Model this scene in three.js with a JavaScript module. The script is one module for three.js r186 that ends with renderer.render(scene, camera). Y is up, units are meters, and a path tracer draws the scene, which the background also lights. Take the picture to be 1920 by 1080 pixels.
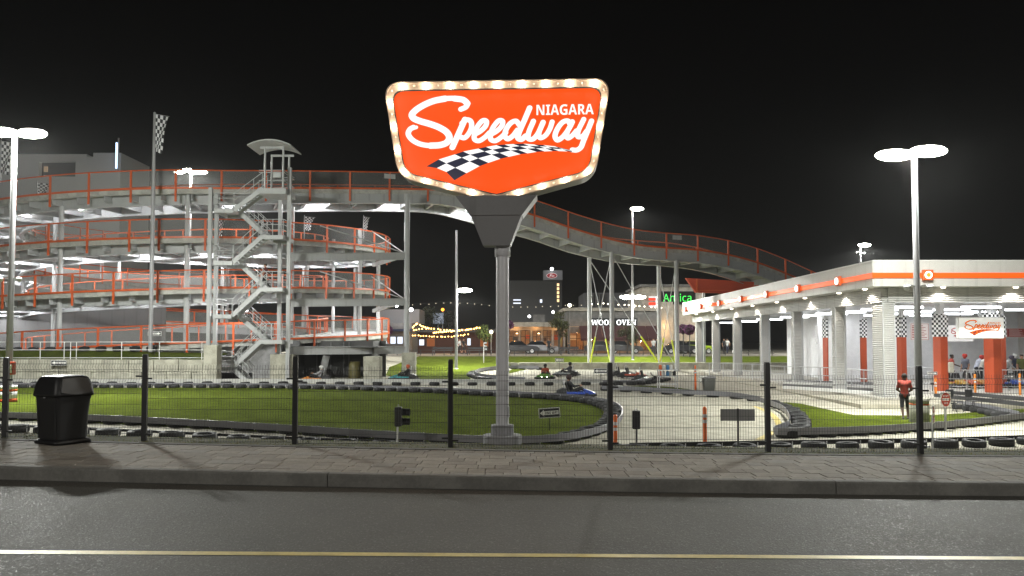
import * as THREE from 'three';
import { mergeGeometries } from 'three/addons/utils/BufferGeometryUtils.js';
import { RoundedBoxGeometry } from 'three/addons/geometries/RoundedBoxGeometry.js';
import { MarchingCubes } from 'three/addons/objects/MarchingCubes.js';
import { RectAreaLightUniformsLib } from 'three/addons/lights/RectAreaLightUniformsLib.js';
RectAreaLightUniformsLib.init();

// ---------------------------------------------------------------- camera, night sky, exposure
const V = (x, y, z) => new THREE.Vector3(x, y, z);
const scene = new THREE.Scene();
const renderer = new THREE.WebGLRenderer({ antialias: true });
renderer.setSize(1024, 576);
renderer.toneMapping = THREE.LinearToneMapping;
renderer.toneMappingExposure = 1.0;
renderer.shadowMap.enabled = true;
const F = 1500, HZ = 640, EYE = 1.82, PITCH = 2.3 * Math.PI / 180;   // focal length and horizon in pixels of a 1920 wide frame; eye above the pavement
const CY = HZ - F * Math.tan(PITCH);
const camera = new THREE.PerspectiveCamera(2 * Math.atan(540 / F) * 180 / Math.PI, 16 / 9, 0.1, 900);
camera.position.set(0, EYE, 0);
camera.rotation.x = PITCH;
camera.setViewOffset(1920, 1080, 0, -(CY - 540), 1920, 1080);
{
  const w = 64, h = 32, d = new Float32Array(w * h * 4);
  for (let j = 0; j < h; j++) for (let i = 0; i < w; i++) { const o = (j * w + i) * 4; d[o] = 0.0005; d[o + 1] = 0.0005; d[o + 2] = 0.0006; d[o + 3] = 1; }
  const t = new THREE.DataTexture(d, w, h, THREE.RGBAFormat, THREE.FloatType);
  t.mapping = THREE.EquirectangularReflectionMapping; t.needsUpdate = true;
  scene.background = t; scene.environment = t;
}
const moon = new THREE.DirectionalLight(0xfff4e6, 0.006);
moon.position.set(-30, 60, 20); moon.castShadow = true; moon.shadow.radius = 10;
Object.assign(moon.shadow.camera, { left: -60, right: 60, top: 60, bottom: -60, far: 200 });
scene.add(moon);
const HAZE = 0.00022;
if (HAZE > 0) scene.fog = new THREE.FogExp2(0xffffff, HAZE);

// ---------------------------------------------------------------- helpers
let seed = 12345;
const rnd = () => ((seed = (seed * 1664525 + 1013904223) >>> 0) / 4294967296);
const rr = (a, b) => a + (b - a) * rnd();
const lerp = (a, b, t) => a + (b - a) * t, clamp = (x, a, b) => Math.min(b, Math.max(a, x));
const smooth = (a, b, x) => { const t = clamp((x - a) / (b - a), 0, 1); return t * t * (3 - 2 * t); };
const table = (pts, x) => { if (x <= pts[0][0]) return pts[0][1]; for (let i = 1; i < pts.length; i++) if (x <= pts[i][0]) return lerp(pts[i - 1][1], pts[i][1], (x - pts[i - 1][0]) / (pts[i][0] - pts[i - 1][0])); return pts[pts.length - 1][1]; };

// surveying: a direction read from the photograph, at a distance Z ahead or down to the terrain, gives a place in the world
function ray(px, py) { const u = (px - 960) / F, v = -(py - CY) / F, c = Math.cos(PITCH), s = Math.sin(PITCH); return V(u, v * c + s, v * s - c); }
function at(px, py, Z) { const r = ray(px, py); return V(0, EYE, 0).addScaledVector(r, Z / -r.z); }
function sidewalkY(x) { const k = clamp(x, -12, 12); return -0.033 - 0.0165 * k + 0.0006 * k * k - 0.004 * (x - k); }
const KERB_Z = 11, LINE_Z = 7.6;
function roadY(x, Z) { const low = -0.205 - 0.006 * clamp(x, -14, 14); return lerp(low, sidewalkY(x) - 0.172, clamp((Z - LINE_Z) / (KERB_Z - LINE_Z), 0, 1)); }
function groundY(x, Z) {
  const k = clamp(x, -14, 14), fall = 0.012 * (1 - smooth(26, 42, Z));
  let y = -0.85 - k * fall;
  if (Z < 19) y = lerp(sidewalkY(x) - 0.02, y, smooth(14.4, 18.6, Z));
  if (Z > 62) y += 1.22 * smooth(62, 90, Z);
  return y;
}
function ground(px, py, fn = groundY) { const r = ray(px, py); let y = -0.85, p; for (let i = 0; i < 40; i++) { const s = (y - EYE) / r.y; p = V(r.x * s, y, r.z * s); y = lerp(y, fn(p.x, -p.z), 0.7); } p.y = y; return p; }
const gp = (x, Z, d = 0) => V(x, groundY(x, Z) + d, -Z);

const used = {};
function numbered(n) { used[n] = (used[n] ?? -1) + 1; return used[n] ? n + '_' + String(used[n]).padStart(3, '0') : n; }
function tag(o, label, category, group, kind) { if (label) o.userData.label = label; if (category) o.userData.category = category; if (group) o.userData.group = group; if (kind) o.userData.kind = kind; return o; }
function thing(name, label, category, p = [0, 0, 0], turn = 0, group) {
  const o = new THREE.Group(); o.name = numbered(name); o.position.set(...(p.isVector3 ? p.toArray() : p)); o.rotation.y = turn; scene.add(o); return tag(o, label, category, group);
}
function uvMetres(g) {   // texture coordinates in metres, projected along each face's own main axis
  g = g.index ? g.toNonIndexed() : g; if (!g.attributes.normal) g.computeVertexNormals();
  const p = g.attributes.position, n = p.count, uv = new Float32Array(n * 2);
  for (let i = 0; i < n; i += 3) {
    const ax = p.getX(i), ay = p.getY(i), az = p.getZ(i), bx = p.getX(i + 1) - ax, by = p.getY(i + 1) - ay, bz = p.getZ(i + 1) - az, cx = p.getX(i + 2) - ax, cy = p.getY(i + 2) - ay, cz = p.getZ(i + 2) - az;
    const nx = Math.abs(by * cz - bz * cy), ny = Math.abs(bz * cx - bx * cz), nz = Math.abs(bx * cy - by * cx);
    for (let k = i; k < i + 3; k++) { const x = p.getX(k), y = p.getY(k), z = p.getZ(k); if (ny >= nx && ny >= nz) { uv[k * 2] = x; uv[k * 2 + 1] = z; } else if (nx >= nz) { uv[k * 2] = z; uv[k * 2 + 1] = y; } else { uv[k * 2] = x; uv[k * 2 + 1] = y; } }
  }
  g.setAttribute('uv', new THREE.BufferAttribute(uv, 2)); return g;
}
function mesh(name, geo, material, parent = scene, top = false) {
  const m = new THREE.Mesh(geo, material); m.name = parent === scene ? numbered(name) : name; m.castShadow = m.receiveShadow = true; parent.add(m); return m;
}
const UP = V(0, 1, 0), _q = new THREE.Quaternion(), _m = new THREE.Matrix4();
function placed(g, p, q, s) { return g.applyMatrix4(_m.compose(p, q ?? new THREE.Quaternion(), s ?? V(1, 1, 1))); }
class MB {   // collects shapes that make up one part
  constructor() { this.g = []; }
  add(g) { g = uvMetres(g); for (const k of Object.keys(g.attributes)) if (!['position', 'normal', 'uv'].includes(k)) g.deleteAttribute(k); this.g.push(g); return this; }
  box(x, y, z, w, h, d, turn = 0) { return this.add(placed(new THREE.BoxGeometry(w, h, d), V(x, y, z), new THREE.Quaternion().setFromAxisAngle(UP, turn))); }
  rbox(x, y, z, w, h, d, r = 0.02, turn = 0, seg = 1) { return this.add(placed(new RoundedBoxGeometry(w, h, d, seg, r), V(x, y, z), new THREE.Quaternion().setFromAxisAngle(UP, turn))); }
  bar(a, b, w, h = w) {   // square beam from a to b; h stands upright
    const d = b.clone().sub(a), L = d.length(); if (L < 1e-5) return this; d.normalize();
    const side = Math.abs(d.y) > 0.999 ? V(1, 0, 0) : V().crossVectors(d, UP).normalize(), up = V().crossVectors(side, d);
    return this.add(new THREE.BoxGeometry(w, h, L).applyMatrix4(new THREE.Matrix4().makeBasis(side, up, d.clone().negate())).translate((a.x + b.x) / 2, (a.y + b.y) / 2, (a.z + b.z) / 2));
  }
  rod(a, b, r, r2 = r, n = 8) { const d = b.clone().sub(a), L = d.length(); if (L < 1e-5) return this; return this.add(placed(new THREE.CylinderGeometry(r2, r, L, n), a.clone().lerp(b, 0.5), new THREE.Quaternion().setFromUnitVectors(UP, d.normalize()))); }
  tube(pts, r, n = 6, seg) { return this.add(new THREE.TubeGeometry(new THREE.CatmullRomCurve3(pts), seg ?? pts.length * 3, r, n, false)); }
  lathe(prof, p = [0, 0, 0], n = 20) { return this.add(new THREE.LatheGeometry(prof.map(([r, y]) => new THREE.Vector2(r, y)), n).translate(...p)); }
  ball(x, y, z, r, sy = 1, n = 10) { return this.add(new THREE.SphereGeometry(r, n, Math.max(6, n * 0.7 | 0)).scale(1, sy, 1).translate(x, y, z)); }
  quad(a, b, c, d) { const g = new THREE.BufferGeometry(); g.setAttribute('position', new THREE.Float32BufferAttribute([a, b, c, a, c, d].flatMap((p) => p.toArray()), 3)); g.computeVertexNormals(); return this.add(g); }
  extrude(pts, depth, place, bevel = 0) {
    const s = new THREE.Shape(pts.map(([x, y]) => new THREE.Vector2(x, y)));
    const g = new THREE.ExtrudeGeometry(s, { depth, bevelEnabled: bevel > 0, bevelThickness: bevel, bevelSize: bevel, bevelSegments: 2, curveSegments: 6 }); if (place) g.applyMatrix4(place); return this.add(g);
  }
  geo() { return mergeGeometries(this.g); }
  build(name, material, parent = scene) { return mesh(name, this.geo(), material, parent); }
}
function one(name, fn, material, parent) { const b = new MB(); fn(b); return b.build(name, material, parent); }

// ---------------------------------------------------------------- textures (grain, stains, print)
function noiseGrid(n, s) { let k = s; const r = () => ((k = (k * 1664525 + 1013904223) >>> 0) / 4294967296); const a = new Float32Array(n * n); for (let i = 0; i < n * n; i++) a[i] = r(); return a; }
function fbm(size, cells, octaves, s, gain = 0.5) {   // tileable value noise
  const out = new Float32Array(size * size); let amp = 1, total = 0, c = cells;
  for (let o = 0; o < octaves && c <= size; o++, c *= 2, amp *= gain) {
    const g = noiseGrid(c, s + o * 77); total += amp;
    for (let y = 0; y < size; y++) { const fy = y / size * c, iy = fy | 0, ty = fy - iy, sy = ty * ty * (3 - 2 * ty), r0 = iy * c, r1 = ((iy + 1) % c) * c; for (let x = 0; x < size; x++) { const fx = x / size * c, ix = fx | 0, tx = fx - ix, sx = tx * tx * (3 - 2 * tx), jx = (ix + 1) % c; out[y * size + x] += amp * lerp(lerp(g[r0 + ix], g[r0 + jx], sx), lerp(g[r1 + ix], g[r1 + jx], sx), sy); } }
  }
  for (let i = 0; i < out.length; i++) out[i] /= total; return out;
}
function tex(size, fn, srgb, metres) {
  const d = new Uint8Array(size * size * 4);
  for (let i = 0; i < size * size; i++) { const c = fn(i % size, i / size | 0, i); d[i * 4] = clamp(c[0], 0, 1) * 255; d[i * 4 + 1] = clamp(c[1] ?? c[0], 0, 1) * 255; d[i * 4 + 2] = clamp(c[2] ?? c[0], 0, 1) * 255; d[i * 4 + 3] = 255; }
  const t = new THREE.DataTexture(d, size, size); t.wrapS = t.wrapT = THREE.RepeatWrapping; t.magFilter = THREE.LinearFilter; t.minFilter = THREE.LinearMipmapLinearFilter; t.generateMipmaps = true;
  if (srgb) t.colorSpace = THREE.SRGBColorSpace; t.repeat.set(1 / metres, 1 / metres); t.needsUpdate = true; return t;
}
const nA = fbm(512, 8, 6, 11), nB = fbm(512, 64, 3, 23, 0.7), nC = fbm(512, 4, 4, 37), nD = fbm(512, 256, 2, 51, 0.8);
const toneTex = (lo, hi, metres, w = [0.5, 0.3, 0.2]) => tex(512, (x, y, i) => { const n = nA[i] * w[0] + nB[i] * w[1] + nC[i] * w[2]; const v = lerp(lo, hi, smooth(0.25, 0.75, n)); return [v, v, v]; }, false, metres);
const T = {
  concrete: toneTex(0.64, 1.04, 2.3), concreteBump: tex(512, (x, y, i) => [nB[i] * 0.7 + nD[i] * 0.3], false, 0.9),
  steel: tex(512, (x, y, i) => { const s = nA[((y >> 4) & 511) * 512 + (x * 3 & 511)], v = 0.97 - 0.16 * smooth(0.5, 0.75, s) - 0.18 * (nC[i] - 0.5) - 0.1 * (nB[i] - 0.5); return [v, v * 0.995, v * 0.985]; }, false, 3.1), paint: toneTex(0.88, 1.0, 1.7),
  asphalt: tex(512, (x, y, i) => { const a = nD[i], s = nB[i]; let v = 0.66 + 0.22 * (nA[i] - 0.5) + 0.22 * (nC[i] - 0.5) + 0.2 * (a - 0.5); if (a > 0.86) v += 0.4 * (s); if (a < 0.2) v -= 0.2; return [v, v * 0.985, v * 0.95]; }, false, 3.6),
  asphaltBump: tex(512, (x, y, i) => [nD[i] * 0.8 + nB[i] * 0.2], false, 3.6),
  asphaltRough: tex(512, (x, y, i) => [0.8 + 0.1 * (nA[i] - 0.5) - (nD[i] > 0.78 ? 0.35 : 0)], false, 3.6),
  turf: tex(512, (x, y, i) => { const v = 0.55 + 0.55 * (nB[i] - 0.3) + 0.5 * (nA[i] - 0.5); return [v * 0.98, v, v * 0.8]; }, false, 3.7),
  turfPatch: toneTex(0.7, 1.0, 17), turfBump: tex(512, (x, y, i) => [nD[i]], false, 1.1),
};
const C = (r, g, b) => new THREE.Color().setRGB(r, g ?? r, b ?? r);
function mat(name, color, roughness = 0.6, extra = {}) { const m = new THREE.MeshStandardMaterial({ color, roughness, ...extra }); m.name = name; return m; }
function glow(name, color, strength) { const m = new THREE.MeshStandardMaterial({ color: 0x111111, roughness: 0.6, emissive: color, emissiveIntensity: strength }); m.name = name; return m; }
function canvasTex(w, h, draw) { const c = document.createElement('canvas'); c.width = w; c.height = h; draw(c.getContext('2d'), w, h); const t = new THREE.CanvasTexture(c); t.colorSpace = THREE.SRGBColorSpace; t.magFilter = THREE.LinearFilter; return t; }
function printed(name, t, extra = {}) { const m = new THREE.MeshStandardMaterial({ map: t, roughness: 0.55, ...extra }); m.name = name; return m; }
function face(w, h) { return new THREE.PlaneGeometry(w, h); }
const M = {
  asphalt: mat('asphalt', C(0.098, 0.097, 0.088), 1.0, { map: T.asphalt, bumpMap: T.asphaltBump, bumpScale: 0.006, roughnessMap: T.asphaltRough }),
  yellow: mat('yellow road paint', C(0.62, 0.50, 0.16), 0.5, { map: T.concrete, bumpMap: T.asphaltBump, bumpScale: 0.003 }),
  kerb: mat('kerb concrete', C(0.17, 0.165, 0.15), 0.85, { map: T.concrete, bumpMap: T.concreteBump, bumpScale: 0.003 }),
  bed: mat('paver joint sand', C(0.12, 0.105, 0.085), 0.95),
  pavers: [[0.30, 0.27, 0.225], [0.275, 0.245, 0.21], [0.32, 0.29, 0.245], [0.25, 0.22, 0.185], [0.29, 0.27, 0.24]].map((c, i) => mat('paver ' + i, C(...c), 0.85, { map: T.concrete, bumpMap: T.concreteBump, bumpScale: 0.003 })),
  verge: mat('verge soil', C(0.13, 0.13, 0.085), 0.95, { map: T.concrete, bumpMap: T.concreteBump, bumpScale: 0.02 }),
  track: mat('track concrete', C(0.44, 0.415, 0.33), 0.9, { map: T.concrete, bumpMap: T.concreteBump, bumpScale: 0.003 }),
  turf: Object.assign(new THREE.MeshPhysicalMaterial({ color: C(0.118, 0.152, 0.02), roughness: 1, specularIntensity: 0.06, map: T.turf, bumpMap: T.turfBump, bumpScale: 0.02 }), { name: 'turf' }),
  block: mat('cast concrete', C(0.47, 0.455, 0.375), 0.9, { map: T.concrete, bumpMap: T.concreteBump, bumpScale: 0.006 }),
  steel: mat('galvanised grey paint', C(0.38, 0.39, 0.395), 0.5, { map: T.steel }),
  steelPale: mat('pale grey paint', C(0.43, 0.44, 0.445), 0.5, { map: T.steel }),
  deck: mat('deck underside', C(0.46, 0.465, 0.455), 0.6, { map: T.steel }),
  edge: mat('deck edge concrete', C(0.47, 0.47, 0.43), 0.8, { map: T.concrete }),
  orange: mat('orange paint', C(0.62, 0.105, 0.02), 0.45, { map: T.paint }),
  screen: mat('woven wire screen', C(0.30, 0.30, 0.29), 0.6, { transparent: true, opacity: 0.3, side: THREE.DoubleSide }),
  black: mat('black powder coat', C(0.012, 0.012, 0.013), 0.45),
  wire: mat('black wire', C(0.012, 0.012, 0.013), 0.5),
  plastic: mat('black plastic', C(0.008, 0.008, 0.009), 0.5, { bumpMap: T.concreteBump, bumpScale: 0.0006 }),
  rubber: mat('tyre rubber', C(0.009, 0.009, 0.0095), 0.7),
  band: mat('barrier band', C(0.17, 0.17, 0.185), 0.4, { map: T.paint }),
  bandWhite: mat('worn white band', C(0.5, 0.5, 0.47), 0.55, { map: T.concrete }),
  white: mat('white paint', C(0.72, 0.72, 0.70), 0.5, { map: T.paint }),
  stake: mat('galvanised stake', C(0.55, 0.55, 0.55), 0.4, { metalness: 0.3 }),
  dark: mat('dark grey', C(0.035, 0.035, 0.037), 0.6), grey: mat('mid grey', C(0.17, 0.17, 0.175), 0.55, { map: T.steel }),
  signGrey: mat('sign cabinet grey', C(0.2, 0.198, 0.202), 0.45, { map: T.steel }), poleGrey: mat('sign pole grey', C(0.56, 0.56, 0.59), 0.42, { map: T.steel }),
  lampPole: mat('lamp pole grey', C(0.3, 0.3, 0.31), 0.45, { map: T.steel }),
  glass: new THREE.MeshPhysicalMaterial({ color: 0xffffff, roughness: 0.03, transmission: 1, thickness: 0, ior: 1.45 }),
};
M.screen.name = 'woven wire screen'; M.glass.name = 'window glass';
function frame(o) { o.castShadow = o.receiveShadow = true; return o; }
function spot(parent, pos, target, cd, angle, color = 0xfdfff8, radius = 8, pen = 0.25) { const l = new THREE.SpotLight(color, cd, 0, angle, 0.6); l.position.copy(pos); l.target.position.copy(target); l.penumbra = pen; l.castShadow = true; l.shadow.radius = radius; parent.add(l); parent.add(l.target); return l; }
function point(parent, pos, cd, color = 0xffffff, radius = 3) { const l = new THREE.PointLight(color, cd); l.position.copy(pos); l.castShadow = true; l.shadow.radius = radius; parent.add(l); return l; }
// ---------------------------------------------------------------- the ground
function sheetGrid(x0, x1, z0, z1, nx, nz, fn, dy = 0, xs, zs) {   // a sheet over x and distance Z that follows fn
  const X = xs ?? Array.from({ length: nx + 1 }, (_, i) => lerp(x0, x1, i / nx)), Z = zs ?? Array.from({ length: nz + 1 }, (_, i) => lerp(z0, z1, i / nz)), p = [], uv = [], id = [];
  for (const z of Z) for (const x of X) { p.push(x, fn(x, z) + dy, -z); uv.push(x, -z); }
  for (let j = 0; j < Z.length - 1; j++) for (let i = 0; i < X.length - 1; i++) { const a = j * X.length + i, b = a + 1, c = a + X.length, d = c + 1; id.push(a, b, d, a, d, c); }
  const g = new THREE.BufferGeometry(); g.setAttribute('position', new THREE.Float32BufferAttribute(p, 3)); g.setAttribute('uv', new THREE.Float32BufferAttribute(uv, 2)); g.setIndex(id); g.computeVertexNormals(); return g;
}
function polySheet(poly, dy, fn = groundY, step = 0.4) {   // a sheet inside an outline [[x, Z], ...] that follows the terrain
  const zs = poly.map((p) => p[1]), z0 = Math.min(...zs), z1 = Math.max(...zs), n = Math.max(4, Math.ceil((z1 - z0) / step)), rows = [];
  for (let j = 0; j <= n; j++) {
    const z = lerp(z0 + 1e-3, z1 - 1e-3, j / n), xs = [];
    for (let i = 0; i < poly.length; i++) { const [ax, az] = poly[i], [bx, bz] = poly[(i + 1) % poly.length]; if ((az > z) !== (bz > z)) xs.push(ax + (z - az) / (bz - az) * (bx - ax)); }
    rows.push([z, xs.sort((a, b) => a - b)]);
  }
  const p = [], uv = [], K = 14;
  const put = (x, z) => { p.push(x, fn(x, z) + dy, -z); uv.push(x, -z); };
  for (let j = 0; j < n; j++) {
    const [z0, a] = rows[j], [z1, b] = rows[j + 1]; const m = Math.min(a.length, b.length) & ~1;
    for (let k = 0; k < m; k += 2) for (let i = 0; i < K; i++) { const a0 = lerp(a[k], a[k + 1], i / K), a1 = lerp(a[k], a[k + 1], (i + 1) / K), b0 = lerp(b[k], b[k + 1], i / K), b1 = lerp(b[k], b[k + 1], (i + 1) / K); put(a0, z0); put(a1, z0); put(b1, z1); put(a0, z0); put(b1, z1); put(b0, z1); }
  }
  const g = new THREE.BufferGeometry(); g.setAttribute('position', new THREE.Float32BufferAttribute(p, 3)); g.setAttribute('uv', new THREE.Float32BufferAttribute(uv, 2)); g.computeVertexNormals(); return g;
}
const structure = (o) => { o.userData.kind = 'structure'; return o; };
const curve2 = (pts, n, closed) => { const c = new THREE.CatmullRomCurve3(pts.map(([x, z]) => V(x, 0, z)), closed, 'centripetal'); return c.getSpacedPoints(n).map((p) => [p.x, p.z]); };
const surveyed = (pts) => pts.map(([a, b]) => { const p = ground(a, b); return [p.x, -p.z]; });
const roadXs = [-260, -120, -60, -30, -14, -12, -10, -8, -6, -4, -2, 0, 2, 4, 6, 8, 10, 12, 14, 30, 60, 120, 260];
structure(mesh('road', sheetGrid(0, 0, 0, 0, 0, 0, roadY, 0, roadXs, [-9, -4, 0, 2, 4, 5, 6, 7, 7.6, 8.4, 9.2, 10, 11.1]), M.asphalt));
structure(mesh('road_marking_line', sheetGrid(0, 0, 0, 0, 0, 0, roadY, 0.004, roadXs, [7.60, 7.72]), M.yellow));
const groundZs = []; for (let z = 13.4; z < 26; z += 0.4) groundZs.push(z); for (let z = 26; z < 100; z += 2) groundZs.push(z); groundZs.push(120, 200, 420, 800);
structure(mesh('track_ground', sheetGrid(0, 0, 0, 0, 0, 0, (x, z) => groundY(x, z) - (z < 15 ? 0.05 : 0), 0, [-800, -300, -120, ...Array.from({ length: 41 }, (_, i) => -60 + i * 3), 90, 120, 300, 800], groundZs), M.track));
{ // kerb of long cast stones
  const k = new THREE.Group(); k.name = 'kerb'; scene.add(k); structure(k);
  const joint = [-24.5, -17.2, -9.9, -2.52, 4.42, 11.6, 18.8, 26];
  for (let i = 0; i < joint.length - 1; i++) {
    const x0 = joint[i] + 0.006, x1 = joint[i + 1] - 0.006, n = 10, prof = [[0, -0.25], [0, -0.03], [0.012, -0.008], [0.035, 0], [0.148, 0], [0.15, -0.25]], p = [], id = [];
    for (let a = 0; a <= n; a++) { const x = lerp(x0, x1, a / n), y = sidewalkY(x); for (const [d, h] of prof) p.push(x, y + h + 0.004, -(KERB_Z + d)); }
    const m = prof.length; for (let a = 0; a < n; a++) for (let b = 0; b < m - 1; b++) { const q = a * m + b; id.push(q, q + m, q + m + 1, q, q + m + 1, q + 1); }
    for (const base of [0, n * m]) for (let b = 1; b < m - 1; b++) id.push(base, base + b, base + b + 1);
    const g = new THREE.BufferGeometry(); g.setAttribute('position', new THREE.Float32BufferAttribute(p, 3)); g.setIndex(id); const f = g.toNonIndexed(); f.computeVertexNormals(); mesh('kerb_stone', uvMetres(f), M.kerb, k);
  }
}
{ // paved footway: single pavers in courses, soldier courses along both edges
  const s = new THREE.Group(); s.name = 'sidewalk'; scene.add(s); structure(s);
  mesh('bedding', sheetGrid(0, 0, 0, 0, 0, 0, (x) => sidewalkY(x) - 0.012, 0, roadXs, [11.15, 12.4, 13.55]), M.bed, s);
  const shapes = new Map(), paver = (L, D) => { const key = L.toFixed(2) + D.toFixed(2); if (!shapes.has(key)) shapes.set(key, uvMetres(new RoundedBoxGeometry(L - 0.009, 0.06, D - 0.009, 1, 0.007))); return shapes.get(key); };
  const put = (x, z, L, D, far) => {
    const dy = rr(-0.0025, 0.0025), m = M.pavers[rnd() * 5 | 0], y = sidewalkY(x) - 0.028 + dy;
    if (far) { (far[m.name] ??= [m, []])[1].push(paver(L, D).clone().translate(x, y, -z)); return; }
    const o = mesh('paver', paver(L, D), m, s); o.position.set(x, y, -z); o.rotation.z = Math.atan(-0.0165) + rr(-0.003, 0.003);
  };
  const far = {};
  let count = 0;
  for (const [z, D] of [[11.25, 0.2], [13.45, 0.2]]) for (let x = -22; x < 22; x += 0.25) put(x, z, 0.25, D, (Math.abs(x) < 8.6 && z < 12 && count++ < 70) ? null : far);
  for (let r = 0; r < 6; r++) { const D = 1 / 3, z = 11.35 + (r + 0.5) / 3; for (let x = -22 + (r % 2) * 0.13; x < 22;) { const L = [0.33, 0.5, 0.5, 0.25][rnd() * 4 | 0]; const vis = Math.abs(x) < 8.4 && count < 300; if (vis) count++; put(x + L / 2, z, L, D, vis ? null : far); x += L; } }
  for (const [n, [m, list]] of Object.entries(far)) { const o = mesh('distant_pavers', mergeGeometries(list), m, s); o.userData.kind = 'stuff'; }
}
{ // concrete edging and the thin verge the fence stands in
  const g = new MB(); for (let i = -14; i < 14; i++) { const x0 = i * 2, x1 = x0 + 1.992; g.bar(V(x0, sidewalkY(x0) - 0.03, -13.62), V(x1, sidewalkY(x1) - 0.03, -13.62), 0.12, 0.09); }
  structure(g.build('edging', M.kerb));
  structure(mesh('verge', sheetGrid(0, 0, 0, 0, 0, 0, (x, z) => z > 14.5 ? groundY(x, z) + 0.012 : sidewalkY(x) + 0.004 * Math.sin(x * 9 + z * 20), 0, Array.from({ length: 121 }, (_, i) => -24 + i * 0.4), [13.69, 13.8, 13.95, 14.1, 14.3, 14.6, 15.2, 16, 17]), M.verge));
  const blade = new THREE.BufferGeometry(); const bp = [];
  for (let k = 0; k < 7; k++) { const a = rr(0, 6.28), l = rr(0.03, 0.065), x = rr(-0.03, 0.03), z = rr(-0.03, 0.03), dx = Math.cos(a), dz = Math.sin(a); bp.push(x - dz * 0.003, 0, z + dx * 0.003, x + dz * 0.003, 0, z - dx * 0.003, x + dx * l * 0.5, l, z + dz * l * 0.5); }
  blade.setAttribute('position', new THREE.Float32BufferAttribute(bp, 3)); blade.computeVertexNormals();
  const gm = mat('grass blade', C(0.16, 0.17, 0.07), 0.9, { side: THREE.DoubleSide }), N = 4200, im = new THREE.InstancedMesh(blade, gm, N), mm = new THREE.Matrix4(), qq = new THREE.Quaternion();
  for (let i = 0; i < N; i++) { const x = rr(-11, 11), z = 13.72 + Math.pow(rnd(), 1.3) * 1.3; mm.compose(V(x, (z > 14.5 ? groundY(x, z) : sidewalkY(x)) + 0.002, -z), qq.setFromAxisAngle(UP, rr(0, 6.28)), V(1, rr(0.2, 0.55), 1)); im.setMatrixAt(i, mm); im.setColorAt(i, C(rr(0.7, 1.3), rr(0.8, 1.15), rr(0.6, 1.2))); }
  im.name = 'verge_grass'; im.castShadow = im.receiveShadow = true; scene.add(tag(im, 'short rough grass along the foot of the mesh fence', 'grass', null, 'stuff'));
}
// ---------------------------------------------------------------- black mesh fence along the footway
{
  const FZ = 13.95, f = thing('mesh_fence', 'black welded mesh fence with square posts along the footway', 'fence', [0, 0, 0]);
  const xs = [-520, -250, 14, 274, 555, 845, 1143, 1437, 1721, 2003, 2280].map((p) => (p - 960) / F * FZ);
  xs.forEach((x, i) => {
    const y = sidewalkY(x), h = [1.42, 1.42, 1.38, 1.5, 1.52, 1.52, 1.51, 1.55, 1.51, 1.52, 1.5][i];
    const post = one('fence_post', (b) => b.rbox(x, y + h / 2 - 0.02, -FZ, 0.084, h, 0.084, 0.008, 0.12).rbox(x, y + h - 0.012, -FZ, 0.078, 0.03, 0.078, 0.012, 0.12), M.black, f);
    for (const [s, hs] of [[-1, [1.12, 0.16, 0.62]], [1, [1.08, 0.12, 0.58]]]) for (const q of hs) if (q !== 0.62 && q !== 0.58) one('panel_clip', (b) => b.rbox(x + s * 0.085, y + q * h / 1.5, -FZ + 0.045, 0.115, 0.03, 0.02, 0.004), M.black, post);
  });
  for (let i = 0; i < xs.length - 1; i++) {
    const a = xs[i] + 0.05, b = xs[i + 1] - 0.05, y0 = sidewalkY(a), y1 = sidewalkY(b), H = 1.36, w = new MB(), n = Math.round((b - a) / 0.047), r = 0.0028, fold = (h) => { for (const c of [0.14, 0.98, 1.24]) { const d = Math.abs(h - c); if (d < 0.05) return 0.035 * (1 - d / 0.05); } return 0; };
    const lev = [0.03, 0.09, 0.14, 0.19, 0.93, 0.98, 1.03, 1.19, 1.24, 1.29, H], step = (i % 2) * 0.03;
    for (let k = 0; k <= n; k++) { const x = lerp(a, b, k / n), y = Math.max(y0, y1) * 0 + lerp(y0, y1, 0.5) + 0.01 - step; for (let s = 0; s < lev.length - 1; s++) w.rod(V(x, y + lev[s], -FZ + fold(lev[s])), V(x, y + lev[s + 1], -FZ + fold(lev[s + 1])), r, r, 3); }
    for (const h of [0.03, 0.09, 0.19, 0.39, 0.59, 0.78, 0.93, 1.03, 1.19, 1.29]) { const y = lerp(y0, y1, 0.5) + 0.01 - step; w.rod(V(a, y + h, -FZ + fold(h) + 0.006), V(b, y + h, -FZ + fold(h) + 0.006), 0.0032, 0.0032, 4); }
    w.build('mesh_panel', M.wire, f);
  }
}
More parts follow.
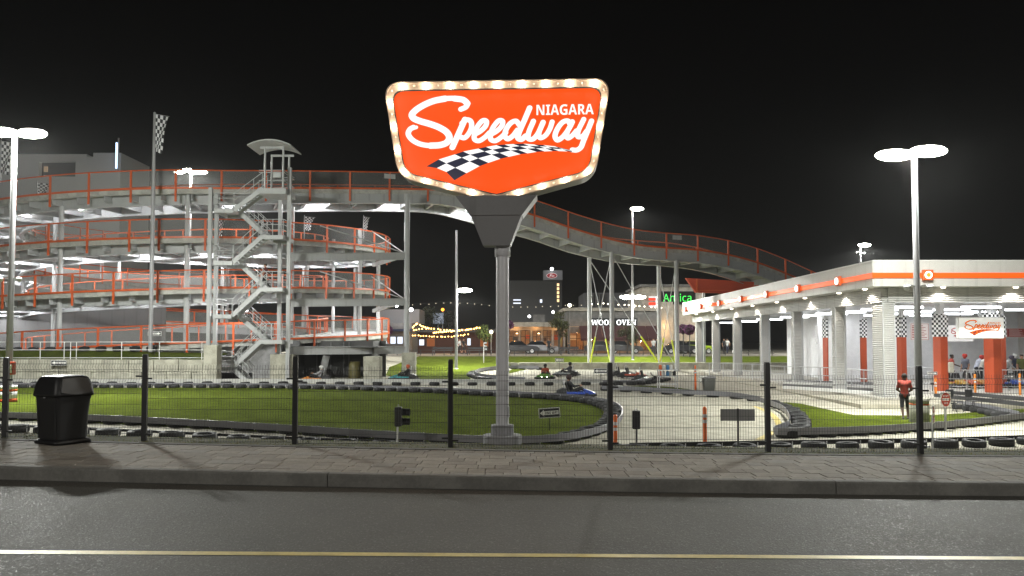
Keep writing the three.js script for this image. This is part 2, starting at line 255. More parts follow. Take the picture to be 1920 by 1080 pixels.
// ---------------------------------------------------------------- litter bin on the footway
function ring(w, d, r, n = 5) { const o = []; for (const [sx, sz, a0] of [[1, 1, 0], [-1, 1, 90], [-1, -1, 180], [1, -1, 270]]) for (let i = 0; i <= n; i++) { const a = (a0 + 90 * i / n) * Math.PI / 180; o.push([sx * (w / 2 - r) + r * Math.cos(a), sz * (d / 2 - r) + r * Math.sin(a)]); } return o; }
function loft(secs, cap = true) {   // secs: [y, w, d, r, bulgeX?]
  const p = [], id = []; let m;
  for (const [y, w, d, r] of secs) { const R = ring(w, d, r); m = R.length; for (const [x, z] of R) p.push(x, y, z); }
  for (let j = 0; j < secs.length - 1; j++) for (let i = 0; i < m; i++) { const a = j * m + i, b = j * m + (i + 1) % m; id.push(a, a + m, b, b, a + m, b + m); }
  if (cap) for (const [j, f] of [[0, 0], [secs.length - 1, 1]]) { const c = p.length / 3; p.push(0, secs[j][0], 0); for (let i = 0; i < m; i++) { const a = j * m + i, b = j * m + (i + 1) % m; f ? id.push(c, b, a) : id.push(c, a, b); } }
  const g = new THREE.BufferGeometry(); g.setAttribute('position', new THREE.Float32BufferAttribute(p, 3)); g.setIndex(id); g.computeVertexNormals(); return g;
}
{
  const p = at(118, 822, 13.45), bin = thing('litter_bin', 'tall black plastic litter bin with domed lid on the footway', 'litter bin', [p.x, sidewalkY(p.x) + 0.005, p.z], -0.5); bin.scale.set(0.87, 0.96, 0.87);
  const B = (n, g, m = M.plastic) => mesh(n, uvMetres(g), m, bin);
  B('body', loft([[0.05, 0.60, 0.60, 0.07], [0.09, 0.615, 0.615, 0.07], [0.5, 0.655, 0.655, 0.075], [0.72, 0.69, 0.69, 0.08], [0.8, 0.73, 0.73, 0.08], [0.84, 0.75, 0.75, 0.08]]));
  one('base_plinth', (b) => b.add(loft([[0, 0.74, 0.74, 0.09], [0.045, 0.74, 0.74, 0.09], [0.07, 0.68, 0.68, 0.08], [0.075, 0.6, 0.6, 0.07]])), M.plastic, bin);
  const lid = B('lid', loft([[0.815, 0.79, 0.79, 0.10], [0.85, 0.80, 0.80, 0.10], [0.88, 0.79, 0.79, 0.10], [1.02, 0.75, 0.75, 0.10], [1.13, 0.665, 0.665, 0.11], [1.155, 0.62, 0.62, 0.13], [1.17, 0.5, 0.5, 0.16], [1.176, 0.3, 0.3, 0.13]]));
  for (const a of [0, Math.PI]) { const s = new THREE.Shape(); s.moveTo(-0.30, 0.02); s.quadraticCurveTo(0, -0.06, 0.30, 0.02); s.lineTo(0.245, 0.24); s.quadraticCurveTo(0, 0.29, -0.245, 0.24); s.closePath();
    const g = new THREE.ExtrudeGeometry(s, { depth: 0.012, bevelEnabled: true, bevelSize: 0.01, bevelThickness: 0.008, bevelSegments: 2 }); g.rotateX(-0.235); g.translate(0, 0.868, 0.397); g.rotateY(Math.PI / 2 + a); mesh('flap_door', uvMetres(g), mat('worn grey-black plastic', C(0.05, 0.05, 0.052), 0.4), lid); }
  for (const s of [-1, 1]) one('corner_rib', (b) => b.bar(V(s * 0.27, 0.1, 0.31), V(s * 0.29, 0.78, 0.35), 0.02, 0.02), M.plastic, bin);
  one('latch', (b) => b.rbox(0.0, 0.80, 0.377, 0.06, 0.03, 0.02, 0.006), M.grey, bin);
}
// ---------------------------------------------------------------- the large illuminated pylon sign
let sharedLogo, logoSize;
{
  const SZ = 14.75, k = F / SZ, base = at(942, 838, SZ), sx = base.x;
  const sign = thing('pylon_sign', 'large orange shield-shaped illuminated pylon sign with white script lettering on grey pole', 'sign', [sx, 0, -SZ], 0);
  const by = sidewalkY(sx) - 0.06, H = (py) => EYE + (HZ - py) / k;
  const cyl = (r, y0, y1, m, n, bev = 0.012) => one(n, (b) => b.lathe([[0.001, y0], [r, y0], [r, y1 - bev], [r - bev, y1], [0.001, y1]], [0, 0, 0], 40), m, sign);
  const plinthMat = mat('fluted grey plinth', C(0.40, 0.40, 0.42), 0.55, { map: T.concrete });
  one('base_plinth', (b) => { cylFlute(b, 0.345, by, by + 0.2); }, plinthMat, sign);
  one('base_collar', (b) => { cylFlute(b, 0.2, by + 0.2, by + 0.385); }, plinthMat, sign);
  function cylFlute(b, r, y0, y1) { const s = new THREE.Shape(); for (let i = 0; i < 96; i++) { const a = i / 96 * Math.PI * 2, q = r - (i % 4 === 0 ? 0.004 : 0); s[i ? 'lineTo' : 'moveTo'](q * Math.cos(a), q * Math.sin(a)); } b.add(new THREE.ExtrudeGeometry(s, { depth: y1 - y0 - 0.016, bevelEnabled: true, bevelSize: 0.008, bevelThickness: 0.008, bevelSegments: 2 }).rotateX(-Math.PI / 2).translate(0, y0 + 0.008, 0)); }
  const pole = cyl(0.118, by + 0.38, H(470), M.poleGrey, 'pole'); cyl(0.143, H(481), H(460), M.poleGrey, 'pole_collar');
  one('access_cover', (b) => b.rbox(0.117, by + 0.62, 0.02, 0.02, 0.2, 0.09, 0.008), M.poleGrey, pole);
  // neck: two tapering boxes
  const head = new THREE.Group(); head.name = 'sign_head'; head.rotation.y = -0.055; head.position.set((932 - 942) / k, 0, 0.12); sign.add(head);
  const trap = (n, w0, w1, y0, y1, d0, d1) => { const g = new THREE.BufferGeometry(), q = []; const c = [[-w0, y0, d0], [w0, y0, d0], [w0, y0, -d0], [-w0, y0, -d0], [-w1, y1, d1], [w1, y1, d1], [w1, y1, -d1], [-w1, y1, -d1]]; for (const [a, b, e, f] of [[0, 1, 5, 4], [1, 2, 6, 5], [2, 3, 7, 6], [3, 0, 4, 7], [4, 5, 6, 7], [3, 2, 1, 0]]) for (const i of [a, b, e, a, e, f]) q.push(...c[i]); g.setAttribute('position', new THREE.Float32BufferAttribute(q, 3)); g.computeVertexNormals(); return mesh(n, uvMetres(g), M.signGrey, head); };
  trap('neck_lower', 0.245, 0.455, H(463), H(409), 0.16, 0.24); trap('neck_upper', 0.47, 0.74, H(408), H(372), 0.25, 0.27);
  // outline of the shield, metres in its own plane
  const corners = (g) => { const [tw, ty, lw, ly, ay] = g; return [[-tw, ty], [tw, ty], [lw, ly], [0, ay], [-lw, ly]]; };
  function rounded(c, radii) { const s = new THREE.Shape(), n = c.length; for (let i = 0; i < n; i++) { const p = c[i], a = c[(i + n - 1) % n], b = c[(i + 1) % n], r = radii[i], la = Math.hypot(a[0] - p[0], a[1] - p[1]), lb = Math.hypot(b[0] - p[0], b[1] - p[1]), p0 = [p[0] + (a[0] - p[0]) / la * r, p[1] + (a[1] - p[1]) / la * r], p1 = [p[0] + (b[0] - p[0]) / lb * r, p[1] + (b[1] - p[1]) / lb * r]; s[i ? 'lineTo' : 'moveTo'](...p0); s.quadraticCurveTo(p[0], p[1], ...p1); } s.closePath(); return s; }
  const OUT = corners([2.085, H(156), 1.80, H(335), H(384)]), MID = corners([2.065, H(158), 1.785, H(334), H(382)]), INN = corners([1.945, H(171), 1.685, H(327), H(370)]);
  const sOut = rounded(OUT, [0.34, 0.34, 0.3, 0.05, 0.3]), sInn = rounded(INN, [0.26, 0.26, 0.24, 0.03, 0.24]), sMid = rounded(MID, [0.33, 0.33, 0.29, 0.05, 0.29]);
  const holed = (s, hole) => { const c = s.clone(); c.holes.push(new THREE.Path(hole.getPoints(16).reverse())); return c; };
  const ext = (s, d, z, bev = 0) => new THREE.ExtrudeGeometry(s, { depth: d, bevelEnabled: bev > 0, bevelSize: bev, bevelThickness: bev, bevelSegments: 2, curveSegments: 16 }).translate(0, 0, z);
  mesh('cabinet', uvMetres(ext(sOut, 0.42, -0.26)), mat('cabinet returns', C(0.30, 0.29, 0.27), 0.4, { map: T.steel, metalness: 0.3 }), head);
  const rimMat = mat('brushed bronze reflector', C(0.42, 0.34, 0.28), 0.4, { metalness: 0.6 });
  mesh('rim_channel', uvMetres(ext(holed(sMid, sInn), 0.012, 0.162)), rimMat, head);
  mesh('rim_lip', uvMetres(ext(holed(sOut, sMid), 0.06, 0.162)), rimMat, head);
  mesh('inner_lip', uvMetres(ext(holed(sInn, rounded(corners([1.925, H(173), 1.668, H(326), H(368.3)]), [0.25, 0.25, 0.23, 0.03, 0.23])), 0.05, 0.162)), M.dark, head);
  // lit face with its print
  const W = 2048, Hh = 1114, x0 = -1.93, x1 = 1.93, yTop = H(172), yBot = H(369.5);
  const toC = (px, py) => { const u = (px - 932) / k, v = H(py + (px - 932) * (8 / 420) * (HZ - py) / 484); return [(u - x0) / (x1 - x0) * W, (yTop - v) / (yTop - yBot) * Hh]; };
  const Z1 = ([x, y]) => toC(740 + x / 4.909, 160 + y / 4.909), Z2 = ([x, y]) => toC(920 + x / 4.909, 160 + y / 4.909), ZS = W / (x1 - x0) / k / 4.909;
  function drawLogo(c, white, dark, bg, halo) {
    const line = (pts, w, map = Z1) => { const q = pts.map(map).map(([x, y]) => V(x, y, 0)), s = q.length > 2 ? new THREE.CatmullRomCurve3(q, false, 'centripetal').getPoints(q.length * 10) : q; c.lineWidth = w * ZS; c.beginPath(); s.forEach((p, i) => c[i ? 'lineTo' : 'moveTo'](p.x, p.y)); c.stroke(); };
    const word = (extra) => {
      c.lineCap = 'round'; c.lineJoin = 'round'; const L = (p, w, m) => line(p, w * 1.1 + extra, m);
      L([[618, 243], [662, 222], [676, 188], [640, 155], [560, 143], [470, 146], [370, 166], [270, 208], [195, 258], [166, 296], [182, 326], [240, 352], [330, 378], [420, 412], [490, 458], [512, 505], [490, 548], [430, 572], [340, 578], [240, 562], [165, 520], [133, 468], [150, 428], [180, 410]], 46);
      L([[470, 146], [370, 166], [270, 208], [195, 258], [166, 296], [182, 326], [240, 352], [330, 378], [420, 412], [490, 458], [512, 505], [490, 548], [430, 572], [340, 578]], 57); L([[560, 145], [640, 158], [676, 190]], 54); L([[135, 470], [150, 430], [205, 410]], 34);
      L([[654, 338], [540, 594]], 50); L([[628, 372], [668, 340], [706, 352], [716, 400], [694, 460], [650, 506], [612, 498]], 44);
      for (const d of [0, 148]) L([[742 + d, 476], [800 + d, 442], [846 + d, 392], [850 + d, 352], [822 + d, 346], [776 + d, 392], [744 + d, 462], [744 + d, 520], [780 + d, 534], [836 + d, 502], [880 + d, 458]], 43);
      L([[268, 388], [238, 352], [192, 368], [148, 428], [136, 488], [160, 516], [204, 492], [250, 434]], 44, Z2); L([[362, 230], [316, 340], [262, 468], [256, 510], [286, 520], [326, 488]], 46, Z2);
      L([[396, 352], [350, 470], [352, 514], [388, 518], [432, 474], [484, 362]], 44, Z2); L([[484, 366], [446, 466], [456, 506], [498, 490], [544, 424], [566, 358]], 42, Z2);
      L([[730, 384], [708, 350], [664, 360], [612, 426], [592, 494], [612, 526], [656, 502], [712, 430], [748, 360]], 44, Z2); L([[748, 356], [698, 472], [706, 508], [744, 488], [786, 440]], 42, Z2);
      L([[852, 334], [800, 450], [800, 496], [838, 492], [880, 440]], 42, Z2); L([[922, 350], [850, 530], [822, 596], [786, 618], [748, 616]], 44, Z2);
    };
    if (halo) { c.strokeStyle = halo; word(9); }
    c.strokeStyle = white; word(0);
    const Tp = [[305, 768], [415, 705], [565, 658], [640, 632], [780, 605], [850, 590], [945, 573], [1020, 568], [1100, 563], [1190, 560], [1290, 567], [1370, 572], [1480, 585], [1625, 622]], Bp = [[560, 895], [670, 830], [790, 765], [870, 735], [980, 697], [1055, 680], [1163, 655], [1225, 648], [1310, 634], [1380, 630], [1455, 626], [1510, 627], [1590, 630], [1630, 634]];
    const mix = (a, b, t) => [lerp(a[0], b[0], t) + (a === Tp[0] ? 30 * Math.sin(Math.PI * t) : 0), lerp(a[1], b[1], t) - (a === Tp[0] ? 26 * Math.sin(Math.PI * t) : 0)];
    for (let i = 0; i < Tp.length - 1; i++) for (let r = 0; r < 3; r++) { const t0 = [0, 0.28, 0.6][r], t1 = [0.28, 0.6, 1][r], q = [mix(Tp[i], Bp[i], t0), mix(Tp[i + 1], Bp[i + 1], t0), mix(Tp[i + 1], Bp[i + 1], t1), mix(Tp[i], Bp[i], t1)].map(Z1); c.fillStyle = (i + r) % 2 ? white : dark; c.strokeStyle = c.fillStyle; c.lineWidth = 1.5; c.beginPath(); q.forEach((p, j) => c[j ? 'lineTo' : 'moveTo'](...p)); c.closePath(); c.fill(); c.stroke(); }
    c.fillStyle = white; const a = Z2([413, 297]), b = Z2([942, 288]), top = Z2([413, 202]); c.save(); c.translate(...a); c.rotate(Math.atan2(b[1] - a[1], b[0] - a[0])); const fs = (a[1] - top[1]) / 0.72; c.font = 'bold ' + fs + 'px sans-serif';
    const ch = [...'NIAGARA'], NW = 0.84, ws = ch.map((x) => c.measureText(x).width * NW), gap = (Math.hypot(b[0] - a[0], b[1] - a[1]) - ws.reduce((p, q) => p + q, 0)) / (ch.length - 1); let X = 0; ch.forEach((x, i) => { c.save(); c.translate(X, 0); c.scale(NW, 1); c.fillText(x, 0, 0); c.restore(); X += ws[i] + gap; }); c.restore();
  }
  const art = canvasTex(W, Hh, (c) => { c.fillStyle = '#fd4e08'; c.fillRect(0, 0, W, Hh); drawLogo(c, '#fffdf8', '#232538', '#ff5a0c', '#c9553c'); });
  const fg = new THREE.ShapeGeometry(sInn, 16), fp = fg.attributes.position, fu = []; for (let i = 0; i < fp.count; i++) fu.push((fp.getX(i) - x0) / (x1 - x0), (fp.getY(i) - yBot) / (yTop - yBot)); fg.setAttribute('uv', new THREE.Float32BufferAttribute(fu, 2)); fg.translate(0, 0, 0.185);
  const faceMat = new THREE.MeshStandardMaterial({ color: 0x222222, roughness: 0.35, emissive: 0xffffff, emissiveMap: art, emissiveIntensity: 1.15 }); faceMat.name = 'backlit sign face'; mesh('illuminated_sign_face', fg, faceMat, head);
  // bulbs round the rim
  const path = rounded(corners([2.006, H(164), 1.735, H(330.5), H(376)]), [0.3, 0.3, 0.27, 0.04, 0.27]), pl = path.getSpacedPoints(48), bulbG = new THREE.SphereGeometry(0.03, 10, 8), lit = glow('lit bulb', 0xfff2d8, 70), off = mat('unlit bulb', C(0.6, 0.55, 0.48), 0.2), socket = new THREE.CylinderGeometry(0.022, 0.026, 0.03, 10).rotateX(Math.PI / 2);
  for (let i = 0; i < 48; i++) { const on = i % 2 === 0, b = mesh(on ? 'light_bulb' : 'unlit_bulb', bulbG, on ? lit : off, head); b.position.set(pl[i].x, pl[i].y, 0.215); b.scale.setScalar(on ? 1.25 : 0.62); const so = mesh('socket', socket, rimMat, b); so.position.set(0, 0, -0.03); if (on) point(head, V(pl[i].x, pl[i].y, 0.235), 0.4, 0xffe9c4, 1.2); }
  sharedLogo = drawLogo; logoSize = [W, Hh];
}
// ---------------------------------------------------------------- turf islands and tyre barriers of the kart track
function offset2(pts, d, closed) { return pts.map((p, i) => { const n = pts.length, a = closed ? pts[(i + n - 1) % n] : pts[Math.max(0, i - 1)], b = closed ? pts[(i + 1) % n] : pts[Math.min(n - 1, i + 1)], tx = b[0] - a[0], tz = b[1] - a[1], L = Math.hypot(tx, tz) || 1; return [p[0] - tz / L * d, p[1] + tx / L * d]; }); }
const tyreGeo = (() => { const g = new THREE.LatheGeometry([[0.17, 0.02], [0.2, 0.0], [0.27, 0.0], [0.305, 0.03], [0.312, 0.1], [0.305, 0.175], [0.27, 0.205], [0.2, 0.2], [0.17, 0.18], [0.185, 0.1], [0.17, 0.02]].map(([a, b]) => new THREE.Vector2(a, b)), 18); return uvMetres(g); })();
function strip(pts, h0, h1, thick, fn = groundY, closed) {   // an upright band along a line on the ground
  const p = [], id = [], inn = offset2(pts, thick, closed), n = pts.length + (closed ? 1 : 0);
  for (let i = 0; i < n; i++) { const k = i % pts.length, [x, z] = pts[k], [a, c] = inn[k], y = fn(x, z); p.push(x, y + h0, -z, x, y + h1, -z, a, y + h1, -c, a, y + h0, -c); }
  for (let i = 0; i < n - 1; i++) for (let k = 0; k < 4; k++) { const a = i * 4 + k, b = i * 4 + (k + 1) % 4; id.push(a, a + 4, b, b, a + 4, b + 4); }
  if (!closed) for (const b of [0, (n - 1) * 4]) id.push(b, b + 1, b + 2, b, b + 2, b + 3);
  const g = new THREE.BufferGeometry(); g.setAttribute('position', new THREE.Float32BufferAttribute(p, 3)); g.setIndex(id); const f = g.toNonIndexed(); f.computeVertexNormals(); return uvMetres(f);
}
function barrier(label, line, { closed = false, side = 1, gap = 0.98, height = 0.3, band = M.band, stakes = true, lift = 0, tyres = true } = {}) {   // line: [[x, Z]...], tyres lie on the given side of the band
  const b = thing('tyre_barrier', label, 'tyre barrier', [0, 0, 0], 0, 'tyre barriers round the kart track');
  let L = 0; const n = line.length; for (let i = 0; i < n - (closed ? 0 : 1); i++) { const q = line[(i + 1) % n]; L += Math.hypot(q[0] - line[i][0], q[1] - line[i][1]); }
  mesh('plastic_band', strip(line, 0.1 + lift, height + lift, 0.03 * side, groundY, closed), band, b);
  if (!tyres) return b;
  const spots = new THREE.CatmullRomCurve3(offset2(line, 0.37 * side, closed).map(([x, z]) => V(x, 0, z)), closed, 'centripetal'), N = Math.max(2, Math.round(L / gap)), far = [];
  const pts = spots.getSpacedPoints(N);
  for (let i = 0; i < N; i++) { const p = pts[i], y = groundY(p.x, p.z) + lift; const t = mesh('tyre', tyreGeo, M.rubber, b); t.position.set(p.x, y, -p.z); t.rotation.set(rr(-0.05, 0.05), rr(0, 6), rr(-0.05, 0.05)); t.scale.setScalar(rr(0.93, 1.07));
    if (stakes) { const s = one('stake', (m) => m.rod(V(p.x + 0.31, y, -p.z + 0.05), V(p.x + 0.31, y + 0.24, -p.z + 0.05), 0.012, 0.012, 5), M.stake, b); } }
  return b;
}
const islandA = curve2(surveyed([[-260, 778], [0, 789], [220, 797], [400, 807], [560, 817], [700, 827], [845, 835], [960, 839], [1050, 834], [1108, 823], [1152, 806], [1168, 786], [1158, 769], [1120, 757], [1050, 749], [960, 744], [850, 738], [700, 732], [550, 728.5], [380, 727], [200, 727], [0, 727], [-260, 729]]), 260, false);
structure(mesh('turf_island', polySheet(offset2(islandA, 0.12), 0.02), M.turf));
barrier('long tyre barrier with grey band around the big turf oval', islandA, { side: 1, gap: 0.8, height: 0.28 });
const islandB = curve2(surveyed([[2020, 776], [1900, 793], [1770, 808], [1640, 817], [1540, 821], [1455, 822], [1478, 806], [1478, 790], [1462, 772], [1425, 758]]), 130, false);
structure(mesh('turf_island', polySheet([...offset2(islandB, -0.12), ...surveyed([[1440, 753], [1500, 757], [1600, 779], [1700, 781], [1800, 776], [1900, 768], [2020, 764]])], 0.02), M.turf));
barrier('curved tyre barrier bending round the turf in front of the pavilion', islandB, { side: -1, gap: 0.62, stakes: false });
barrier('tyre row behind the two round no entry signs', curve2(surveyed([[1795, 764], [1830, 769], [1870, 777], [1912, 787]]), 20), { side: -1, gap: 0.7, stakes: false });
barrier('grey band barrier sweeping past the grey lidded bin', curve2(surveyed([[1128, 733], [1200, 737], [1290, 743], [1370, 748], [1425, 757]]), 50), { side: 1, gap: 1.3, stakes: false, height: 0.32 });
barrier('front tyre row behind the fence and black litter bin', curve2(surveyed([[-300, 796], [0, 806], [250, 817], [420, 825], [600, 833.5], [800, 840.5]]), 90), { side: -1, gap: 0.98, height: 0.17, band: M.black });
barrier('front tyre row behind the fence near the right lamp', curve2(surveyed([[1180, 847], [1300, 845], [1440, 842], [1600, 839], [1740, 836.5], [1860, 832.5], [2100, 822]]), 90), { side: -1, gap: 0.95, height: 0.22, band: M.black });
barrier('far tyre row running below the spiral ramp', curve2(surveyed([[-200, 721], [0, 721.5], [300, 721.5], [600, 721.5], [850, 722], [1000, 722], [1130, 721]]), 160), { side: -1, gap: 1.15, band: M.bandWhite, height: 0.36, stakes: false });
barrier('horseshoe tyre barrier behind the sign pole', curve2(surveyed([[1010, 694], [960, 693], [915, 696], [893, 702], [900, 709], [930, 714], [985, 717]]), 60), { side: -1, gap: 0.75, stakes: false, height: 0.36 });
barrier('short tyre row beside the parked dark karts', curve2(surveyed([[1130, 722], [1180, 721.5], [1215, 718], [1245, 712]]), 24), { side: -1, gap: 0.8, stakes: false });
structure(mesh('turf_patch', polySheet(surveyed([[1140, 730], [1200, 723], [1260, 726], [1330, 736], [1290, 739], [1200, 734]]), 0.02), M.turf));
structure(mesh('lawn', polySheet([...surveyed([[722, 704], [770, 712], [880, 716], [885, 700], [905, 694], [962, 691], [945, 683]]), [2, 72], [15.5, 74], [60, 74], [90, 86], [-9.5, 86], [-11, 72]].map(([x, z]) => [x, Math.min(z, 88)]), 0.02), M.turf));
{ // low cream retaining wall beyond the pit area
  const pts = surveyed([[972, 692], [1100, 692], [1300, 692]]); const w = thing('retaining_wall', 'long low cream concrete wall beyond the parked karts', 'wall', [0, 0, 0]);
  const [x0, z0] = [pts[0][0], pts[0][1]]; for (let i = 0; i < 28; i++) one('wall_block', (b) => b.rbox(x0 + 0.78 + i * 1.52, groundY(0, z0) + 0.26, -z0, 1.5, 0.62, 0.6, 0.03), M.block, w);
  one('sloping_end', (b) => b.extrude([[0, -0.1], [0, 0.5], [-1.0, 0.52]], 0.55, new THREE.Matrix4().makeTranslation(x0, groundY(0, z0) + 0.05, -z0 - 0.27)), M.block, w);
}
{ // worn yellow line painted along the bend
  const l = curve2(surveyed([[1418, 762], [1448, 776], [1462, 792], [1462, 806], [1440, 818], [1425, 826]]), 40), a = offset2(l, 0.05), b = offset2(l, -0.16); structure(mesh('track_marking_line', polySheet([...a, ...b.reverse()], 0.008, groundY, 0.15), M.yellow)); }
// ---------------------------------------------------------------- the spiral kart ramp and its bridge
const RC = [-26, 70];
function spiralAt(t) { const a = t * Math.PI * 2, s = Math.sin(a), h = table([[-0.26, 1.75], [-0.1, 2.3], [0, 2.85], [1, 6.62], [2, 10.2], [2.5, 11.85], [2.75, 12.6], [3, 13.62], [3.06, 13.85]], t); return V(RC[0] + (s > 0 ? 15 : 21) * s, h - 1.35, -(RC[1] - 15 * Math.cos(a))); }
const stations = [];
{
  const raw = []; for (let t = -0.25; t <= 3.055; t += 0.004) raw.push(spiralAt(t));
  for (const [px, py, Z] of [[602, 321, 58.6], [690, 322.5, 59.9], [763, 324, 61], [830, 327, 62], [872, 336, 62.6], [930, 353, 63.4], [985, 370, 64.3], [1020, 381, 64.8], [1080, 402, 65.5], [1138, 419, 66.3], [1193, 431, 67], [1248, 437, 67.8], [1302, 441, 68.6], [1355, 449, 69.4], [1407, 462, 70.2], [1457, 480, 71], [1520, 508, 72.2], [1600, 545, 73.6], [1680, 583, 75]]) { const p = at(px, py, Z); p.y -= 1.35; raw.push(p); }
  const c = new THREE.CatmullRomCurve3(raw, false, 'centripetal'); const L = c.getLength(), n = Math.round(L / 1.0), pts = (c.arcLengthDivisions = 3000, c.updateArcLengths(), c.getSpacedPoints(n));
  pts.forEach((p, i) => { const a = pts[Math.max(0, i - 1)], b = pts[Math.min(n, i + 1)], d = b.clone().sub(a); d.y = 0; d.normalize(); stations.push({ p, inn: V(d.z, 0, -d.x), dir: d, s: i * L / n }); });
}
const onRamp = (st, n, y) => V(st.p.x + st.inn.x * n, st.p.y + y, st.p.z + st.inn.z * n);
function sweep(prof, from = 0, to = stations.length - 1, close = true) {
  const p = [], id = [], m = prof.length;
  for (let i = from; i <= to; i++) for (const [n, y] of prof) p.push(...onRamp(stations[i], n, y).toArray());
  for (let i = 0; i < to - from; i++) for (let k = 0; k < (close ? m : m - 1); k++) { const a = i * m + k, b = i * m + (k + 1) % m; id.push(a, b, a + m, b, b + m, a + m); }
  for (const b of [0, (to - from) * m]) for (let k = 1; k < m - 1; k++) id.push(b, b + k, b + k + 1);
  const g = new THREE.BufferGeometry(); g.setAttribute('position', new THREE.Float32BufferAttribute(p, 3)); g.setIndex(id); const f = g.toNonIndexed(); f.computeVertexNormals(); return uvMetres(f);
}
const rect = (n0, n1, y0, y1) => [[n0, y0], [n1, y0], [n1, y1], [n0, y1]];
const circ = (n, y, r, k = 6) => Array.from({ length: k }, (_, i) => [n + r * Math.cos(i / k * 6.2832), y + r * Math.sin(i / k * 6.2832)]);
const spiralEnd = stations.findIndex((s) => s.s > 0 && s.p.x > -19.5 && s.p.y > 11.5);
const WID = 5.3;
{
  const R = thing('kart_ramp', 'four-level grey spiral kart ramp with orange railings and long bridge', 'ramp', [0, 0, 0]);
  mesh('deck', sweep(rect(0.02, WID - 0.02, -0.16, 0)), M.deck, R);
  mesh('outer_kerb', sweep(rect(-0.02, 0.28, -0.3, 0.16)), M.edge, R); mesh('inner_kerb', sweep(rect(WID - 0.28, WID + 0.02, -0.3, 0.16)), M.edge, R);
  mesh('outer_girder', sweep([[1.1, -0.17], [1.1, -0.86], [0.98, -0.86], [0.98, -0.9], [1.3, -0.9], [1.3, -0.86], [1.18, -0.86], [1.18, -0.17]], 0, spiralEnd), M.steel, R);
  mesh('inner_girder', sweep([[WID - 0.38, -0.17], [WID - 0.38, -0.86], [WID - 0.5, -0.86], [WID - 0.5, -0.9], [WID - 0.18, -0.9], [WID - 0.18, -0.86], [WID - 0.3, -0.86], [WID - 0.3, -0.17]]), M.steel, R);
  mesh('bridge_girder', sweep([[0.0, -0.305], [0.0, -0.98], [-0.1, -0.98], [-0.1, -1.03], [0.2, -1.03], [0.2, -0.98], [0.1, -0.98], [0.1, -0.305]], spiralEnd), M.steel, R);
  for (const [n, nm] of [[-0.06, 'top_rail'], [WID + 0.06, 'inner_top_rail']]) mesh(nm, sweep(circ(n, 1.35, 0.05)), M.orange, R);
  for (const [n, nm] of [[-0.08, 'lower_rail'], [WID + 0.08, 'inner_lower_rail']]) mesh(nm, sweep(rect(n - 0.05, n + 0.05, 0.02, 0.15)), M.orange, R);
  for (let i = 0; i < stations.length - 1; i++) { const s = stations[i]; if (i % 2 === 0) one('cross_beam', (b) => { const a = onRamp(s, 0.12, -0.42), c = onRamp(s, WID - 0.12, -0.42); b.bar(a, c, 0.025, 0.5); b.bar(a.clone().setY(a.y - 0.25), c.clone().setY(c.y - 0.25), 0.16, 0.03); }, M.steel, R); }
  let k = 0; for (let d = 1.2; d < stations[stations.length - 1].s - 3; d += 3) {
    const i = stations.findIndex((s) => s.s >= d), j = stations.findIndex((s) => s.s >= d + 3), s = stations[i], e = stations[j < 0 ? stations.length - 1 : j], low = s.p.y < 0.6 ? -0.2 : -0.86;
    const post = one('rail_post', (b) => b.bar(onRamp(s, -0.09, low), onRamp(s, -0.09, 1.38), 0.13, 0.09).box(onRamp(s, -0.05, 0.5).x, onRamp(s, 0, 0.4).y, onRamp(s, -0.05, 0).z, 0.02, 0.02, 0.02), M.orange, R);
    one('inner_rail_post', (b) => b.bar(onRamp(s, WID + 0.09, -0.3), onRamp(s, WID + 0.09, 1.38), 0.09, 0.09), M.orange, R);
    const bow = (n, y0, y1) => sweep([[n, y0], [n, y1]], i, j < 0 ? stations.length - 1 : j, false);
    const sc = mesh('wire_screen', bow(-0.065, 0.16, 1.3), M.screen, R);
  }
  // outer columns of the drum and the pairs under the bridge
  for (let q = 0; q < 12; q++) { const a = (q + 0.42) / 12 * Math.PI * 2, s = Math.sin(a), x = RC[0] + ((s > 0 ? 15 : 21) - 0.9) * s, Z = RC[1] - 14.1 * Math.cos(a), top = table([[0, 13.2], [0.25, 11], [0.5, 9.9], [1, 12]], a / 6.2832); one('column', (b) => b.rod(V(x, groundY(x, Z), -Z), V(x, a < 0.4 ? 12.2 : (Math.cos(a) > 0 && s < 0 ? 11.4 : top - 0.3), -Z), 0.17, 0.17, 12), M.steelPale, R); }
  for (let q = 0; q < 8; q++) { const a = (q + 0.2) / 8 * Math.PI * 2, s = Math.sin(a), x = RC[0] + ((s > 0 ? 15 : 21) - 4.9) * s, Z = RC[1] - 10.1 * Math.cos(a); one('inner_column', (b) => b.rod(V(x, groundY(x, Z), -Z), V(x, 11.0, -Z), 0.15, 0.15, 10), M.steelPale, R); }
  const near = (px) => stations.reduce((m, s, i) => { if (i < spiralEnd) return m; const d = Math.abs(960 + s.p.x / -s.p.z * F - px); return d < m[0] ? [d, s] : m; }, [1e9, null])[1];
  const columns = [];
  for (const px of [1150, 1262]) { const s = near(px); for (const n of [0.05, WID - 0.1]) { const t = px > 1200 && n > 1 ? onRamp(near(1298), n, -0.9) : onRamp(s, n, -0.9), c = one('bridge_column', (b) => b.rod(V(t.x, groundY(t.x, -t.z) - 0.1, t.z), t, 0.19, 0.19, 14).rod(V(t.x, groundY(t.x, -t.z), t.z), V(t.x, groundY(t.x, -t.z) + 0.05, t.z), 0.32, 0.32, 14), M.steelPale, R); columns.push(t); } }
  const yel = mat('yellow cable guard', C(0.55, 0.62, 0.03), 0.5);
